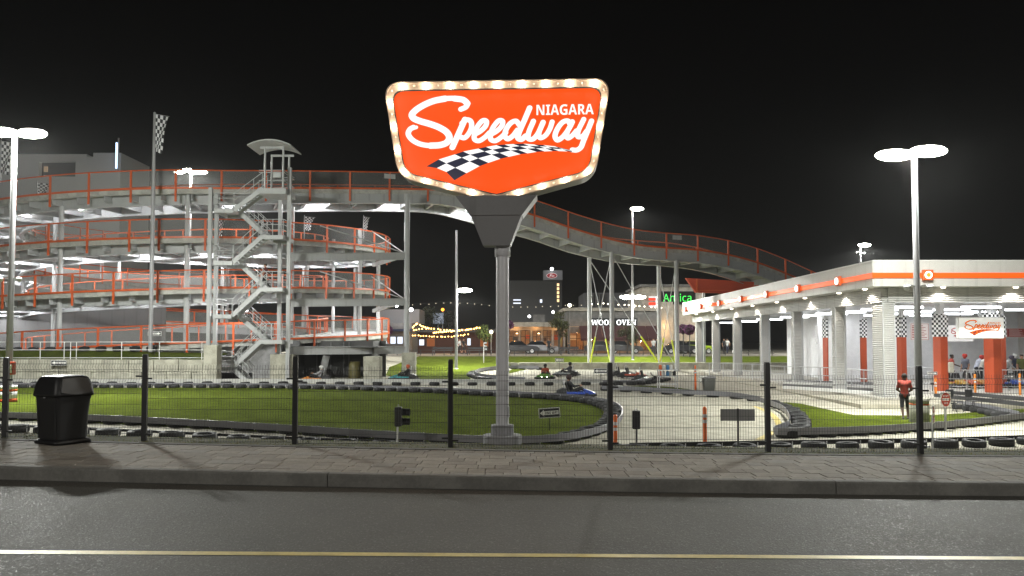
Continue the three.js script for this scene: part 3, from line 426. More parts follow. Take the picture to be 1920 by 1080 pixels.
  const brace = (a, b, guard) => { const lo = V(b.x, groundY(b.x, -b.z) + 0.15, b.z), hi = V(a.x, a.y - 0.15, a.z); const o = one('brace_rod', (m) => m.rod(hi, lo, 0.035, 0.035, 6), M.steelPale, R); if (guard) one('cable_guard', (m) => m.rod(lo.clone().lerp(hi, 0.02), lo.clone().lerp(hi, 0.27), 0.07, 0.07, 8), yel, o); };
  brace(columns[0], columns[1], true); brace(columns[1], columns[0], true); brace(columns[2], columns[3], true); brace(columns[3], columns[2], true); brace(columns[0], columns[2]); brace(columns[1], columns[3], true);
  // tall portal column beside the drum with outriggers back to the ring
  const cp = at(762, 660, 59.6), top = at(762, 364, 59.6).y; one('portal_column', (b) => b.rod(V(cp.x, cp.y - 0.05, cp.z), V(cp.x, top, cp.z), 0.2, 0.2, 14), M.steelPale, R);
  const sc = at(541, 475, 54.2);
  for (const py of [475, 561, 651]) { const a = at(545, py, 54.4), b = at(757, py - 1, 59.4); const o = one('outrigger', (m) => { m.bar(a, b, 0.25, 0.04); m.bar(a.clone().setY(a.y - 0.5), b.clone().setY(b.y - 0.5), 0.25, 0.04); m.bar(a.clone().setY(a.y - 0.25), b.clone().setY(b.y - 0.25), 0.03, 0.48); }, M.steelPale, R);
    if (py < 640) { const e = at(700, py + 22, 66), f = at(697, py - 42, 66); one('strut', (m) => m.bar(b.clone().setY(b.y - 0.2), e, 0.16, 0.3), M.steelPale, R); one('tie_rod', (m) => m.rod(b, at(600, py - 52, 56), 0.04, 0.04, 6), M.steelPale, R); one('tie_rod', (m) => m.rod(b, f, 0.04, 0.04, 6), M.steelPale, R); } }
  // deck lamps: a small fitting under the deck, every few bays
  const lampMat = glow('deck lamp lens', 0xf6fbff, 30);
  for (let d = 24; d < stations[spiralEnd].s + 22; d += 6.2) {
    const s = stations.find((q) => q.s >= d); if (!s || (s.p.z < -76 && s.p.y < 9)) continue;
    const p = onRamp(s, WID * 0.5, -0.46), fit = one('deck_lamp', (b) => b.rbox(p.x, p.y + 0.05, p.z, 0.45, 0.1, 0.3, 0.03), M.steelPale, R); one('lens', (b) => b.rbox(p.x, p.y - 0.02, p.z, 0.36, 0.05, 0.22, 0.02), lampMat, fit);
    point(R, V(p.x, p.y - 0.07, p.z), 85, 0xfbfcff, 6);
  }
  // small plates hung on the screens
  for (const [d, off] of [[3, 0]]) for (const px of [738, 1273]) { const s = near(px), q = onRamp(s, -0.14, 1.02); one('notice_plate', (b) => b.rbox(q.x, q.y, q.z, 0.85, 0.36, 0.02, 0.005, Math.atan2(-s.dir.z, s.dir.x)), M.steelPale, R); }
}
// ---------------------------------------------------------------- concrete plinths, dark store under the ramp, block wall
const plinth = (px, pyTop, pyBot, w, Z, label, d = w) => { const p = at(px, pyBot, Z), t = at(px, pyTop, Z); const y0 = Math.min(p.y, groundY(p.x, Z)); return tag(one('concrete_plinth', (b) => b.rbox(p.x, (y0 + t.y) / 2, -Z, w, t.y - y0, d, 0.035, 0, 1), M.block), label, 'plinth', 'column plinths'); };
plinth(398, 647, 711, 0.86, 50.7, 'tall pale concrete plinth at the end of the block wall'); plinth(530, 664, 711, 1.45, 54, 'wide pale concrete plinth beside the foot of the stairs', 1.0); plinth(699, 668, 711, 1.15, 56, 'pale concrete plinth beside the dark store opening'); plinth(767, 661, 711, 0.98, 59.6, 'square pale concrete plinth under the lone tall column');
{
  const Z = 50.6, wl = thing('block_wall', 'two-course wall of large pale concrete blocks below the ramp', 'wall', [0, 0, 0]), xr = at(385, 700, Z).x, y0 = groundY(xr, Z) - 0.05;
  for (let r = 0; r < 2; r++) for (let i = 0; i < 16; i++) { const x1 = xr - i * 1.56 - (r ? 0 : 0.75), y = y0 + 0.4 + r * 0.79; if (i === 0 && !r) one('wall_block', (b) => b.rbox(xr - 0.37, y, -Z, 0.73, 0.77, 0.75, 0.05), M.block, wl); one('wall_block', (b) => b.rbox(x1 - 0.78, y + rr(-0.01, 0.01), -Z + rr(-0.02, 0.02), 1.54, 0.77, 0.75, 0.05), M.block, wl); }
  const top = y0 + 1.56; const g = new MB(); const A = V(-60, top - 0.02, -Z - 0.3), B = V(xr, top - 0.02, -Z - 0.3); const m = mesh('turf_bank', uvMetres((() => { const q = new THREE.BufferGeometry(), P = []; const f = (i, j) => { const x = lerp(-60, xr, i / 20); return [x, top - 0.04 + j * 0.075 + 0.2 * j / 6 * Math.sin((x + 50) / 27 * Math.PI), -Z - 0.3 - j * 0.62]; }; for (let i = 0; i < 20; i++) for (let j = 0; j < 6; j++) P.push(...f(i, j), ...f(i + 1, j), ...f(i + 1, j + 1), ...f(i, j), ...f(i + 1, j + 1), ...f(i, j + 1)); q.setAttribute('position', new THREE.Float32BufferAttribute(P, 3)); q.computeVertexNormals(); return q; })()), M.turf); structure(m);
  // white railing on the wall
  const rl = thing('white_railing', 'thin white metal railing with gate on top of the block wall', 'railing', [0, 0, 0]), ry = top, rz = -Z - 0.15;
  for (const px of [-60, 73, 118, 130, 141, 226, 297, 377]) { const x = at(px, 650, Z).x; one('railing_post', (b) => b.rod(V(x, ry - 0.05, rz), V(x, ry + 1.14, rz), 0.024, 0.024, 6), M.white, rl); }
  for (const h of [0.12, 0.62, 1.12]) one('railing_rail', (b) => b.rod(V(at(-120, 650, Z).x, ry + h, rz), V(at(385, 650, Z).x, ry + h, rz), 0.022, 0.022, 6), M.white, rl);
  // row of tyres along the bank and the big dark sheet wall behind them
  const tb = thing('tyre_row', 'row of old tyres along the turf bank below the orange rail', 'tyre row', [0, 0, 0]); for (let i = 0; i < 11; i++) { const x = -36 + i * 1.15; const t = mesh('tyre', tyreGeo, M.rubber, tb); t.position.set(x, top + 0.4 + i * 0.015, -Z - 3.9); t.rotation.set(0.2, i, 0); t.scale.set(1.1, 1.4, 1.1); }
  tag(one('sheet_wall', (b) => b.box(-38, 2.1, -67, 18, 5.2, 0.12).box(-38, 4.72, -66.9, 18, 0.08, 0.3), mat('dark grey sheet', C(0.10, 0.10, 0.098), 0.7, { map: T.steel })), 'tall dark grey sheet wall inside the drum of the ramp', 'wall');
  // dark store beneath the lowest deck
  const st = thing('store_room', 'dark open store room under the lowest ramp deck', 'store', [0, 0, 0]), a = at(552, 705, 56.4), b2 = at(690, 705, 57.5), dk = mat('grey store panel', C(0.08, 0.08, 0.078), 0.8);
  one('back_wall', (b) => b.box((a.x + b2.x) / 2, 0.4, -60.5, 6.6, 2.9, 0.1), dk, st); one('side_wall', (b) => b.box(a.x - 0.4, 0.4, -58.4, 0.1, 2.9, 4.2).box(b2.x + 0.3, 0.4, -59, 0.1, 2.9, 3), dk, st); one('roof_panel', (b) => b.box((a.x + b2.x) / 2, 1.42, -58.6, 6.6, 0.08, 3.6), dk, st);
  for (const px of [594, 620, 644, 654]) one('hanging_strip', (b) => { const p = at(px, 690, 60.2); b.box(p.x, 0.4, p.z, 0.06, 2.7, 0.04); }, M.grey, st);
  const stack = at(608, 690, 58.4); const ch = thing('kart_body_cover', 'upright grey kart body panel standing in the dark store', 'panel', [stack.x, groundY(stack.x, 58.4), stack.z], 0.3); one('panel', (b) => b.add(placed(new RoundedBoxGeometry(0.5, 1.5, 0.12, 2, 0.05), V(0, 0.95, 0), new THREE.Quaternion().setFromAxisAngle(V(0, 0, 1), -0.22))), M.steelPale, ch); one('stand', (b) => b.rbox(-0.25, 0.15, 0, 1.2, 0.3, 0.4, 0.04), M.grey, ch);
  const ob = at(665, 695, 58); tag(one('storage_drum', (b) => b.lathe([[0.001, 0], [0.42, 0], [0.44, 0.05], [0.42, 0.1], [0.42, 0.55], [0.44, 0.6], [0.42, 0.65], [0.42, 1.2], [0.001, 1.2]], [ob.x, groundY(ob.x, 58), ob.z], 18), mat('olive drum', C(0.11, 0.095, 0.03), 0.5)), 'olive drum at the right end of the dark store', 'drum');
}
tag(one('service_wall', (b) => { const a = at(412, 700, 58), c = at(522, 700, 58); b.box((a.x + c.x) / 2, 0.35, -58, c.x - a.x, 2.6, 0.2); }, mat('grey painted blockwork', C(0.3, 0.3, 0.3), 0.8, { map: T.concrete })), 'grey wall behind the foot of the stair tower', 'wall');
{ const p = at(440, 706, 55.5), g = thing('generator', 'low black machine under the first stair flight', 'machine', [p.x, groundY(p.x, 55.5), p.z]); one('housing', (b) => b.rbox(0, 0.3, 0, 2.2, 0.4, 0.9, 0.08, 0, 2), M.plastic, g); for (const x of [-0.8, 0.8]) one('wheel', (b) => b.add(new THREE.CylinderGeometry(0.18, 0.18, 0.12, 14).rotateX(Math.PI / 2).translate(x, 0.18, 0.46)), M.rubber, g); one('handle', (b) => b.tube([V(-1.1, 0.4, -0.3), V(-1.4, 0.7, -0.3), V(-1.4, 0.7, 0.3), V(-1.1, 0.4, 0.3)], 0.025), M.stake, g); }
// ---------------------------------------------------------------- stair tower with lookout
{
  const Z = 53.2, S = thing('stair_tower', 'zigzag grey steel stair tower with covered lookout before the ramp', 'stairs', [0, 0, 0]);
  const X = (px) => at(px, 640, Z).x, Y = (py) => at(480, py, Z).y, zf = -Z, zb = -Z - 1.25;
  for (const [px, z, t] of [[391, -Z, 352], [403, -Z - 1.9, 352], [540, -Z - 0.1, 314], [523, -Z - 1.9, 366]]) one('tower_column', (b) => { const x = at(px, 640, -z).x; b.box(x, (Y(t) + groundY(x, Z)) / 2, z, 0.24, Y(t) - groundY(x, Z), 0.24); }, M.steel, S);
  function flight(x0, y0, x1, y1, zc, n = 10) {   // x0,y0 lower end
    const g = new THREE.Group(); g.name = 'stair_flight'; S.add(g);
    for (const s of [-1, 1]) one('stringer', (b) => b.bar(V(x0, y0 - 0.08, zc + s * 0.52), V(x1, y1 - 0.08, zc + s * 0.52), 0.07, 0.28), M.steelPale, g);
    for (let i = 1; i <= n; i++) one('tread', (b) => b.box(lerp(x0, x1, (i - 0.5) / n), lerp(y0, y1, i / n), zc, 0.26, 0.035, 0.98), M.steel, g);
    for (const s of [-1, 1]) one('handrail', (b) => { for (const h of [0.55, 1.02]) b.rod(V(x0, y0 + h, zc + s * 0.55), V(x1, y1 + h, zc + s * 0.55), 0.024, 0.024, 6); for (const t of [0.02, 0.35, 0.68, 0.98]) b.rod(V(lerp(x0, x1, t), lerp(y0, y1, t) - 0.05, zc + s * 0.55), V(lerp(x0, x1, t), lerp(y0, y1, t) + 1.03, zc + s * 0.55), 0.022, 0.022, 6); }, M.steelPale, g);
  }
  function landing(x0, x1, y, rails) { const g = new THREE.Group(); g.name = 'landing'; S.add(g); const zc = (zf + zb) / 2; one('platform', (b) => b.box((x0 + x1) / 2, y - 0.03, zc, x1 - x0, 0.05, 2.35), M.steel, g); one('edge_beam', (b) => b.box((x0 + x1) / 2, y - 0.14, zf + 0.62, x1 - x0, 0.26, 0.08).box((x0 + x1) / 2, y - 0.14, zb - 0.62, x1 - x0, 0.26, 0.08).box(rails > 0 ? x1 : x0, y - 0.14, zc, 0.08, 0.26, 2.35), M.steelPale, g); one('guard_rail', (b) => { const e = rails > 0 ? x1 : x0; for (const h of [0.35, 0.7, 1.05]) { b.rod(V(x0, y + h, zf + 0.6), V(x1, y + h, zf + 0.6), 0.024, 0.024, 6); b.rod(V(e, y + h, zf + 0.6), V(e, y + h, zb - 0.6), 0.024, 0.024, 6); } for (const x of [x0, (x0 + x1) / 2, x1]) b.rod(V(x, y, zf + 0.6), V(x, y + 1.06, zf + 0.6), 0.024, 0.024, 6); }, M.steelPale, g); }
  const lx0 = X(405), lx1 = X(440), rx0 = X(494), rx1 = X(534), gy = groundY(lx0, Z);
  flight(X(472), gy, X(441), Y(688), zf); landing(lx0, lx1, Y(688), -1);
  const right = [637, 540, 443, 354], left = [590, 491, 394];
  let prev = 688; right.forEach((py, i) => { flight(lx1, Y(prev), rx0, Y(py), zf); if (i < 3) { landing(rx0, rx1, Y(py), 1); flight(rx0, Y(py), lx1, Y(left[i]), zb); landing(lx0, lx1, Y(left[i]), -1); prev = left[i]; } });
  // lookout: platform, posts, rails, curved roof
  const lk = new THREE.Group(); lk.name = 'lookout'; S.add(lk); const py = Y(356), px0 = X(487), px1 = X(534), zc = (zf + zb) / 2;
  one('platform', (b) => b.box((px0 + px1) / 2, py - 0.18, zc, px1 - px0 + 0.2, 0.36, 2.4), M.steel, lk);
  for (const [px, dz] of [[491, -1.7], [498, 0.6], [525, -1.7], [532, 0.6]]) one('post', (b) => b.rod(V(X(px), py, zf + dz), V(X(px), Y(280), zf + dz), 0.07, 0.07, 8), M.steelPale, lk);
  one('guard_rail', (b) => { for (const h of [0.5, 1.05, 1.2]) { b.rod(V(px0, py + h, zf + 0.6), V(px1, py + h, zf + 0.6), 0.025, 0.025, 6); b.rod(V(px0, py + h, zb - 0.6), V(px1, py + h, zb - 0.6), 0.025, 0.025, 6); b.rod(V(px1, py + h, zf + 0.6), V(px1, py + h, zb - 0.6), 0.025, 0.025, 6); } }, M.steelPale, lk);
  one('control_box', (b) => b.rbox(X(519), py + 0.95, zf + 0.3, 0.55, 0.4, 0.25, 0.03), M.steelPale, lk);
  const roof = new MB(), n = 14, rp = []; for (let i = 0; i <= n; i++) { const t = i / n, x = lerp(X(466), X(547), t), y = Y(276) + 0.36 * (1 - (2 * t - 1) ** 2); rp.push([x, y]); }
  for (let i = n; i >= 0; i--) rp.push([rp[i][0], rp[i][1] - 0.09]); roof.extrude(rp, 2.7, new THREE.Matrix4().makeTranslation(0, 0, zf - 1.9)); roof.build('curved_roof', M.steelPale, lk);
  for (const dz of [0.6, -1.7]) one('roof_beam', (b) => b.bar(V(X(489), Y(281), zf + dz), V(X(534), Y(281), zf + dz), 0.1, 0.14), M.steelPale, lk);
  const wm = at(437, 597, Z); // work light by the stair
  const lp = thing('work_light', 'white work light fixed to the left side of the stair tower', 'lamp', [X(436), Y(580), zb - 0.9]); one('lamp_lens', (b) => b.rbox(0, 0, 0, 0.6, 0.16, 0.12, 0.04), glow('work lamp', 0xffffff, 12), lp); one('bracket', (b) => b.bar(V(0, 0.05, -0.1), V(0, 0.35, -0.4), 0.06), M.steel, lp); point(lp, V(0, -0.15, 0.12), 20, 0xffffff, 4);
}
// ---------------------------------------------------------------- floodlight poles
const lens = glow('floodlight lens', 0xfdffee, 60), lensFar = glow('far floodlight lens', 0xfdffee, 40);
function lampPole(label, px, Z, pyTop, heads, { r = 0.1, base = true, cd = 2600, far = false, footY, aimZ = 0, cams, share = 0.2 } = {}) {
  const t = at(px, pyTop, Z), gy = footY ?? groundY(t.x, Z), P = thing('floodlight_pole', label, 'lamp post', [t.x, gy, t.z], 0, 'floodlight poles'), H = t.y - gy;
  one('pole', (b) => b.lathe([[0.001, 0], [r * 1.25, 0], [r * 0.85, H], [0.001, H]], [0, 0, 0], 14), M.lampPole, P);
  one('base_flange', (b) => b.lathe([[0.001, 0], [r * 2, 0], [r * 2, 0.05], [r * 1.3, 0.09], [0.001, 0.1]], [0, 0, 0], 14), M.lampPole, P);
  for (const [hx, hy, dz, turn] of heads) {   // heads given in metres beside the pole top
    const h = new THREE.Group(); h.name = 'lamp_head'; h.position.set(hx, H + hy, dz ?? 0); P.add(h);
    one('head_housing', (b) => b.rbox(0, 0.07, 0, 0.86, 0.12, 0.36, 0.05), M.steel, h); one('lamp_lens', (b) => b.add(new THREE.SphereGeometry(1, 24, 14).scale(0.66, 0.2, 0.34).translate(0, -0.06, 0)), far ? lensFar : lens, h);
    one('arm', (b) => b.bar(V(-Math.sign(hx) * 0.4, 0.06, 0), V(-hx, -hy * 0 + 0.0, -(dz ?? 0)), 0.07, 0.07), M.steel, h);
    if (cd > 0) { spot(P, V(hx, H + hy - 0.3, dz ?? 0), V(hx * 1.3, 0, (dz ?? 0) + aimZ), cd, 1.49, 0xfdfff8, 12, 0.12); point(P, V(hx, H + hy - 0.3, dz ?? 0), cd * share, 0xfdfff8, 8); }
  }
  for (const [py, s] of cams ?? []) { const y = at(px, py, Z).y - gy; const c = one('camera_arm', (b) => b.bar(V(0, y, 0), V(s * 0.4, y + 0.08, 0.1), 0.05).lathe([[0.001, 0], [0.1, 0], [0.11, -0.07], [0.09, -0.16], [0.001, -0.2]], [s * 0.4, y + 0.06, 0.1], 12), M.steelPale, P); }
  return P;
}
const stripeBase = (P, h0, bands, r) => { let y = 0; for (const [h, m] of bands) { one('painted_base_band', (b) => b.lathe([[0.001, y], [r, y], [r, y + h], [0.001, y + h]], [0, 0, 0], 24), m, P); y += h; } };
const L1 = lampPole('tall twin-head floodlight pole behind the black litter bin', 28, 34.2, 250, [[-0.55, 0.1], [0.72, 0.05]], { r: 0.115, cd: 620, share: 0.85, cams: [[523, -1], [523, 1]] });
stripeBase(L1, 0, [[0.16, M.orange], [0.3, M.white], [0.1, M.orange], [0.16, M.white]], 0.33);
{ const e = thing('extinguisher_cabinet', 'small red cabinet on the pole behind the litter bin', 'cabinet', [L1.position.x + 0.28, L1.position.y + 1.15, L1.position.z + 0.3]); one('box', (b) => b.rbox(0, 0.3, 0, 0.3, 0.55, 0.2, 0.03), mat('red cabinet', C(0.35, 0.05, 0.02), 0.4), e); one('door_panel', (b) => b.rbox(0.04, 0.28, 0.105, 0.12, 0.34, 0.02, 0.006), M.white, e); }
const L2 = lampPole('tall twin-head floodlight pole in front of the pavilion', 1714, 28, 292, [[-0.7, 0.08], [0.5, 0.22]], { r: 0.105, cd: 310, share: 0.85, aimZ: 4, cams: [[538, -1], [538, 1]] });
stripeBase(L2, 0, [[0.62, mat('cream pole base', C(0.42, 0.42, 0.33), 0.8, { map: T.concrete })], [0.05, M.orange], [0.22, M.block]], 0.32);
lampPole('four-head floodlight pole rising behind the top ramp deck', 358, 96, 322, [[-1.35, 0], [-0.45, 0.25], [0.4, -0.05], [1.35, 0]], { r: 0.14, far: true, cd: 2500, footY: 0.3 });
const L4 = lampPole('thin pole with one head high above the bridge', 1185, 79, 396, [[0.5, 0.3]], { r: 0.1, far: true, cd: 900 });
for (const s of [-1, 1]) { const h = new THREE.Group(); h.name = 'lamp_head'; h.position.set(s * 0.62, at(1187, 556, 79).y - L4.position.y, 0.15); L4.add(h); one('head_housing', (b) => b.rbox(0, 0.07, 0, 0.86, 0.12, 0.36, 0.05), M.steel, h); one('lamp_lens', (b) => b.add(new THREE.SphereGeometry(1, 24, 14).scale(0.66, 0.2, 0.34).translate(0, -0.06, 0)), lensFar, h); spot(L4, V(s * 0.62, h.position.y - 0.3, 0.15), V(s, 0, 3), 320, 1.35); }
lampPole('single-arm floodlight pole left of the sign pole', 856, 70, 432, [[0.75, at(856, 543, 70).y - at(856, 432, 70).y]], { r: 0.11, far: true, cd: 800 });
lampPole('single-head floodlight pole behind the pavilion roof', 1612, 84, 462, [[0.5, 0.2]], { r: 0.1, far: true, cd: 2500, cams: [[473, -1], [475, 1]] });
// ---------------------------------------------------------------- the open-sided pavilion on the right
const PAV = { x0: 16.55, z0: 35.6, x1: 34, z1: 73, floor: -0.66, soffit: 4.22, head: 3.56, top: 5.32 };
{
  const Pv = thing('pavilion', 'open-sided grey pavilion with ribbed columns, white fascia and orange stripe', 'building', [0, 0, 0]);
  const ribT = tex(64, (x, y) => [0.5 + 0.5 * Math.cos(y / 64 * Math.PI * 2)], false, 0.085);
  const rib = mat('ribbed metal cladding', C(0.45, 0.45, 0.44), 0.42, { map: T.steel, bumpMap: ribT, bumpScale: 0.03, metalness: 0.15 });
  const fasciaM = mat('fascia panel', C(0.55, 0.55, 0.53), 0.5, { map: T.steel }), inner = mat('white interior paint', C(0.72, 0.72, 0.73), 0.6, { map: T.paint }), slabM = mat('pavilion concrete', C(0.52, 0.50, 0.44), 0.8, { map: T.concrete });
  const { x0, z0, x1, z1, floor, soffit, head, top } = PAV, ov = 0.75, fx = x0 - ov, fz = z0 - ov;
  one('floor_slab', (b) => b.box((x0 - 0.5 + x1) / 2, floor - 0.3, -(z0 - 0.3 + z1) / 2, x1 - x0 + 0.5, 0.6, z1 - z0 + 0.3), slabM, Pv);
  one('apron', (b) => b.box((x0 - 2.2 + x1) / 2, floor - 0.32, -(z0 - 2.6 + z1) / 2, x1 - x0 + 2.2, 0.42, z1 - z0 + 2.6), M.track, Pv);
  for (const [n, y0, y1] of [['fascia_lower', soffit, 4.58], ['fascia_upper', 4.81, top]]) { one(n, (b) => b.box(fx, (y0 + y1) / 2, -(fz + z1 + ov) / 2 + 0.001, 0.1, y1 - y0, z1 + ov - fz).box((fx + x1) / 2, (y0 + y1) / 2, -fz, x1 - fx, y1 - y0, 0.1), fasciaM, Pv); }
  one('coping', (b) => b.box(fx, top + 0.02, -(fz + z1 + ov) / 2, 0.16, 0.05, z1 + ov - fz + 0.1).box((fx + x1) / 2, top + 0.021, -fz, x1 - fx + 0.12, 0.05, 0.16), M.white, Pv);
  const om = mat('translucent orange stripe', C(0.6, 0.075, 0.012), 0.35, { emissive: C(1.0, 0.13, 0.008), emissiveIntensity: 0.7 });
  one('orange_light_stripe', (b) => b.box(fx - 0.06, 4.695, -(fz + z1 + ov) / 2, 0.12, 0.22, z1 + ov - fz).box((fx + x1) / 2, 4.695, -fz + 0.06, x1 - fx + 0.24, 0.22, 0.12), om, Pv);
  one('stripe_backing', (b) => b.box(fx + 0.03, 4.695, -(fz + z1 + ov) / 2, 0.06, 0.24, z1 + ov - fz).box((fx + x1) / 2, 4.695, -fz - 0.03, x1 - fx, 0.24, 0.06), M.dark, Pv);
  one('soffit', (b) => b.box(fx + 0.45, soffit + 0.02, -(fz + z1 + ov) / 2, 0.8, 0.04, z1 + ov - fz - 0.1).box((fx + 0.9 + x1) / 2, soffit + 0.021, -(fz + 0.45), x1 - fx - 0.9, 0.04, 0.8), fasciaM, Pv);
  one('roof', (b) => b.box((fx + x1) / 2, 5.0, -(fz + z1 + ov) / 2, x1 - fx - 0.2, 0.2, z1 + ov - fz - 0.2), M.grey, Pv);
  one('rooftop_unit', (b) => b.rbox(21.2, 5.45, -41, 2.6, 0.75, 2, 0.05).rbox(23, 5.3, -41, 1, 0.5, 1.6, 0.05), M.steelPale, Pv);
  one('header_cladding', (b) => b.box(x0 + 0.05, (head + soffit) / 2, -(z0 + z1) / 2, 0.3, soffit - head, z1 - z0).box((x0 + x1) / 2 + 0.16, (head + soffit) / 2, -z0 - 0.05, x1 - x0, soffit - head, 0.3), rib, Pv);
  for (const [i, Z] of [40.9, 46.9, 52.9, 59.4, 65.6, 71.5].entries()) { const c = one('ribbed_column', (b) => b.box(x0 + 0.1, (floor + head) / 2, -Z, 0.42, head - floor, 0.5), rib, Pv); one('corner_trim', (b) => b.box(x0 - 0.12, (floor + head) / 2, -Z + 0.26, 0.06, head - floor, 0.06).box(x0 + 0.32, (floor + head) / 2, -Z + 0.26, 0.05, head - floor, 0.05), M.steelPale, c); one('downpipe', (b) => b.rod(V(x0 + 0.42, floor, -Z + 0.15), V(x0 + 0.42, head, -Z + 0.15), 0.05, 0.05, 8), M.steel, c); }
  const cc = one('corner_column', (b) => b.box(x0 + 0.2, (floor - 0.1 + head) / 2, -z0 - 0.5, 0.5, head - floor + 0.1, 1.1), rib, Pv); one('corner_trim', (b) => b.box(x0 + 0.455, (floor + head) / 2, -z0 + 0.03, 0.06, head - floor, 0.06).box(x0 - 0.06, (floor + head) / 2, -z0 + 0.06, 0.06, head - floor, 0.06), M.steelPale, cc);
  one('ceiling', (b) => b.box((x0 + x1) / 2 + 0.2, head + 0.42, -(z0 + z1) / 2, x1 - x0 - 0.6, 0.08, z1 - z0 - 0.6), inner, Pv);
  for (let z = z0 + 3; z < z1; z += 5) one('ceiling_beam', (b) => b.box((x0 + x1) / 2 + 0.2, head + 0.24, -z, x1 - x0 - 0.6, 0.26, 0.18), inner, Pv);
  one('back_wall', (b) => b.box(27.2, (floor + head) / 2 + 0.2, -53, 12.5, head - floor + 0.5, 0.2).box(21.05, (floor + head) / 2 + 0.2, -57, 0.2, head - floor + 0.5, 8), inner, Pv);
  one('side_room', (b) => b.box(20.1, (floor + head) / 2 + 0.2, -49.3, 1.6, head - floor + 0.5, 2.4), inner, Pv);
  one('end_wall', (b) => b.box(x1, (floor + head) / 2, -(z0 + z1) / 2, 0.2, head - floor + 0.6, z1 - z0), inner, Pv);
  one('white_door', (b) => b.rbox(28.4, floor + 1.2, -52.86, 1.3, 2.35, 0.06, 0.01), M.white, Pv);
  // round lights on the stripe
  const ringG = new THREE.TorusGeometry(0.13, 0.035, 8, 20), discG = new THREE.CylinderGeometry(0.10, 0.10, 0.04, 18).rotateX(Math.PI / 2), bodyG = uvMetres(new RoundedBoxGeometry(0.46, 0.46, 0.14, 2, 0.03)), ringM = glow('white light ring', 0xffe9e0, 4), discM = glow('amber light disc', 0xff8a18, 2.2), bm = mat('orange lamp box', C(0.55, 0.10, 0.02), 0.4);
  const roundel = (x, z, turn) => { const g = new THREE.Group(); g.name = 'round_light'; g.position.set(x, 4.695, z); g.rotation.y = turn; Pv.add(g); mesh('lamp_box', bodyG, bm, g); mesh('light_ring', ringG, ringM, g).position.z = 0.09; mesh('light_disc', discG, discM, g).position.z = 0.08; point(g, V(0, 0, 0.32), 0.15, 0xffc9a0, 3); };
  for (const X of [18.05, 23.4, 28.7]) roundel(X, -fz + 0.19, 0); for (const Z of [38.2, 43.6, 49, 54.5, 60.2, 66.2, 72]) roundel(fx - 0.19, -Z, -Math.PI / 2);
  // recessed soffit lights
  const sl = glow('soffit lamp', 0xfff2d8, 10); const soff = (x, z) => { one('soffit_light', (b) => b.lathe([[0.001, 0], [0.1, 0], [0.1, -0.03], [0.07, -0.05], [0.001, -0.05]], [x, soffit - 0.005, z], 14), sl, Pv); spot(Pv, V(x, soffit - 0.07, z), V(x, 0, z), 16, 1.15, 0xfff6e8, 3); };
  for (const X of [19.0, 22.2, 25.4]) soff(X, -fz - 0.33); for (const Z of [36.5, 39.4, 44, 48.7, 53.6, 58.7, 64.2, 70]) soff(fx + 0.33, -Z);
  // ceiling tube lamps
  const tl = glow('tube lamp', 0xf6fbff, 9); for (let r = 0; r < 6; r++) for (const x of [18.6, 22.3, 26.0]) { const z = -(38 + r * 3.1), q = one('tube_light', (b) => b.rbox(x + (r % 2) * 0.3, head - 0.12, z, 1.9, 0.1, 0.16, 0.04), tl, Pv); const l = new THREE.RectAreaLight(0xf8fbff, 52, 1.8, 0.14); l.position.set(x + (r % 2) * 0.3, head - 0.185, z); l.lookAt(l.position.x, -5, z); l.castShadow = true; Pv.add(l); }
  for (const z of [-59, -65, -70]) { const l = new THREE.RectAreaLight(0xf8fbff, 52, 1.8, 0.14); one('tube_light', (b) => b.rbox(19, head - 0.12, z, 1.9, 0.1, 0.16, 0.04), tl, Pv); l.position.set(19, head - 0.185, z); l.lookAt(19, -5, z); Pv.add(l); }
  // orange inner columns with chequered tops
  const chk = canvasTex(128, 128, (c) => { for (let i = 0; i < 4; i++) for (let j = 0; j < 4; j++) { c.fillStyle = (i + j) % 2 ? '#101014' : '#efefee'; c.fillRect(i * 32, j * 32, 32, 32); } }); chk.wrapS = chk.wrapT = THREE.RepeatWrapping; chk.repeat.set(1 / 0.48, 1 / 0.48); const chkM = printed('chequered wrap', chk, { roughness: 0.5 });
  const redM = mat('orange red column paint', C(0.46, 0.075, 0.025), 0.4, { map: T.paint });
  for (const [px, pyb, w] of [[1765, 733, 0.48], [1863, 736, 0.54], [1692, 726, 0.36], [1615, 716, 0.5], [1553, 716, 0.42], [1880, 727, 0.3]]) { const p = ground(px, pyb, () => floor), c = one('orange_column', (b) => b.rbox(p.x, (floor + 2.05) / 2, p.z, w, 2.05 - floor, w, 0.03, 0.35), redM, Pv); one('chequered_top', (b) => b.box(p.x, 2.62, p.z, w + 0.03, 1.14, w + 0.03, 0.35), chkM, c); one('column_head', (b) => b.box(p.x, 3.5, p.z, w * 0.6, 0.62, w * 0.6, 0.35), inner, c); }
  // small yellow-cream telephone box on a column
  { const p = ground(1771, 690, () => floor + 1.2), q = ground(1765, 733, () => floor); tag(one('wall_box', (b) => b.rbox(q.x + 0.34, 0.52, q.z + 0.3, 0.28, 0.55, 0.14, 0.06), M.block), 'cream box hung on the chequered orange column', 'box'); }
  const fan = thing('ceiling_fan', 'round steel extractor fan below the pavilion ceiling', 'fan', [at(1845, 588, 41).x, at(1845, 588, 41).y, -41]); one('fan_drum', (b) => b.add(new THREE.CylinderGeometry(0.24, 0.24, 0.3, 20, 1, true).rotateX(Math.PI / 2)), M.steel, fan); for (let i = 0; i < 5; i++) one('fan_blade', (b) => b.add(new THREE.BoxGeometry(0.07, 0.2, 0.01).translate(0, 0.12, 0).rotateY(0.4).rotateZ(i * 1.2566)), M.grey, fan); one('bracket', (b) => b.bar(V(0.3, 0, 0), V(0.3, 0.6, 0), 0.05), M.steel, fan);
}
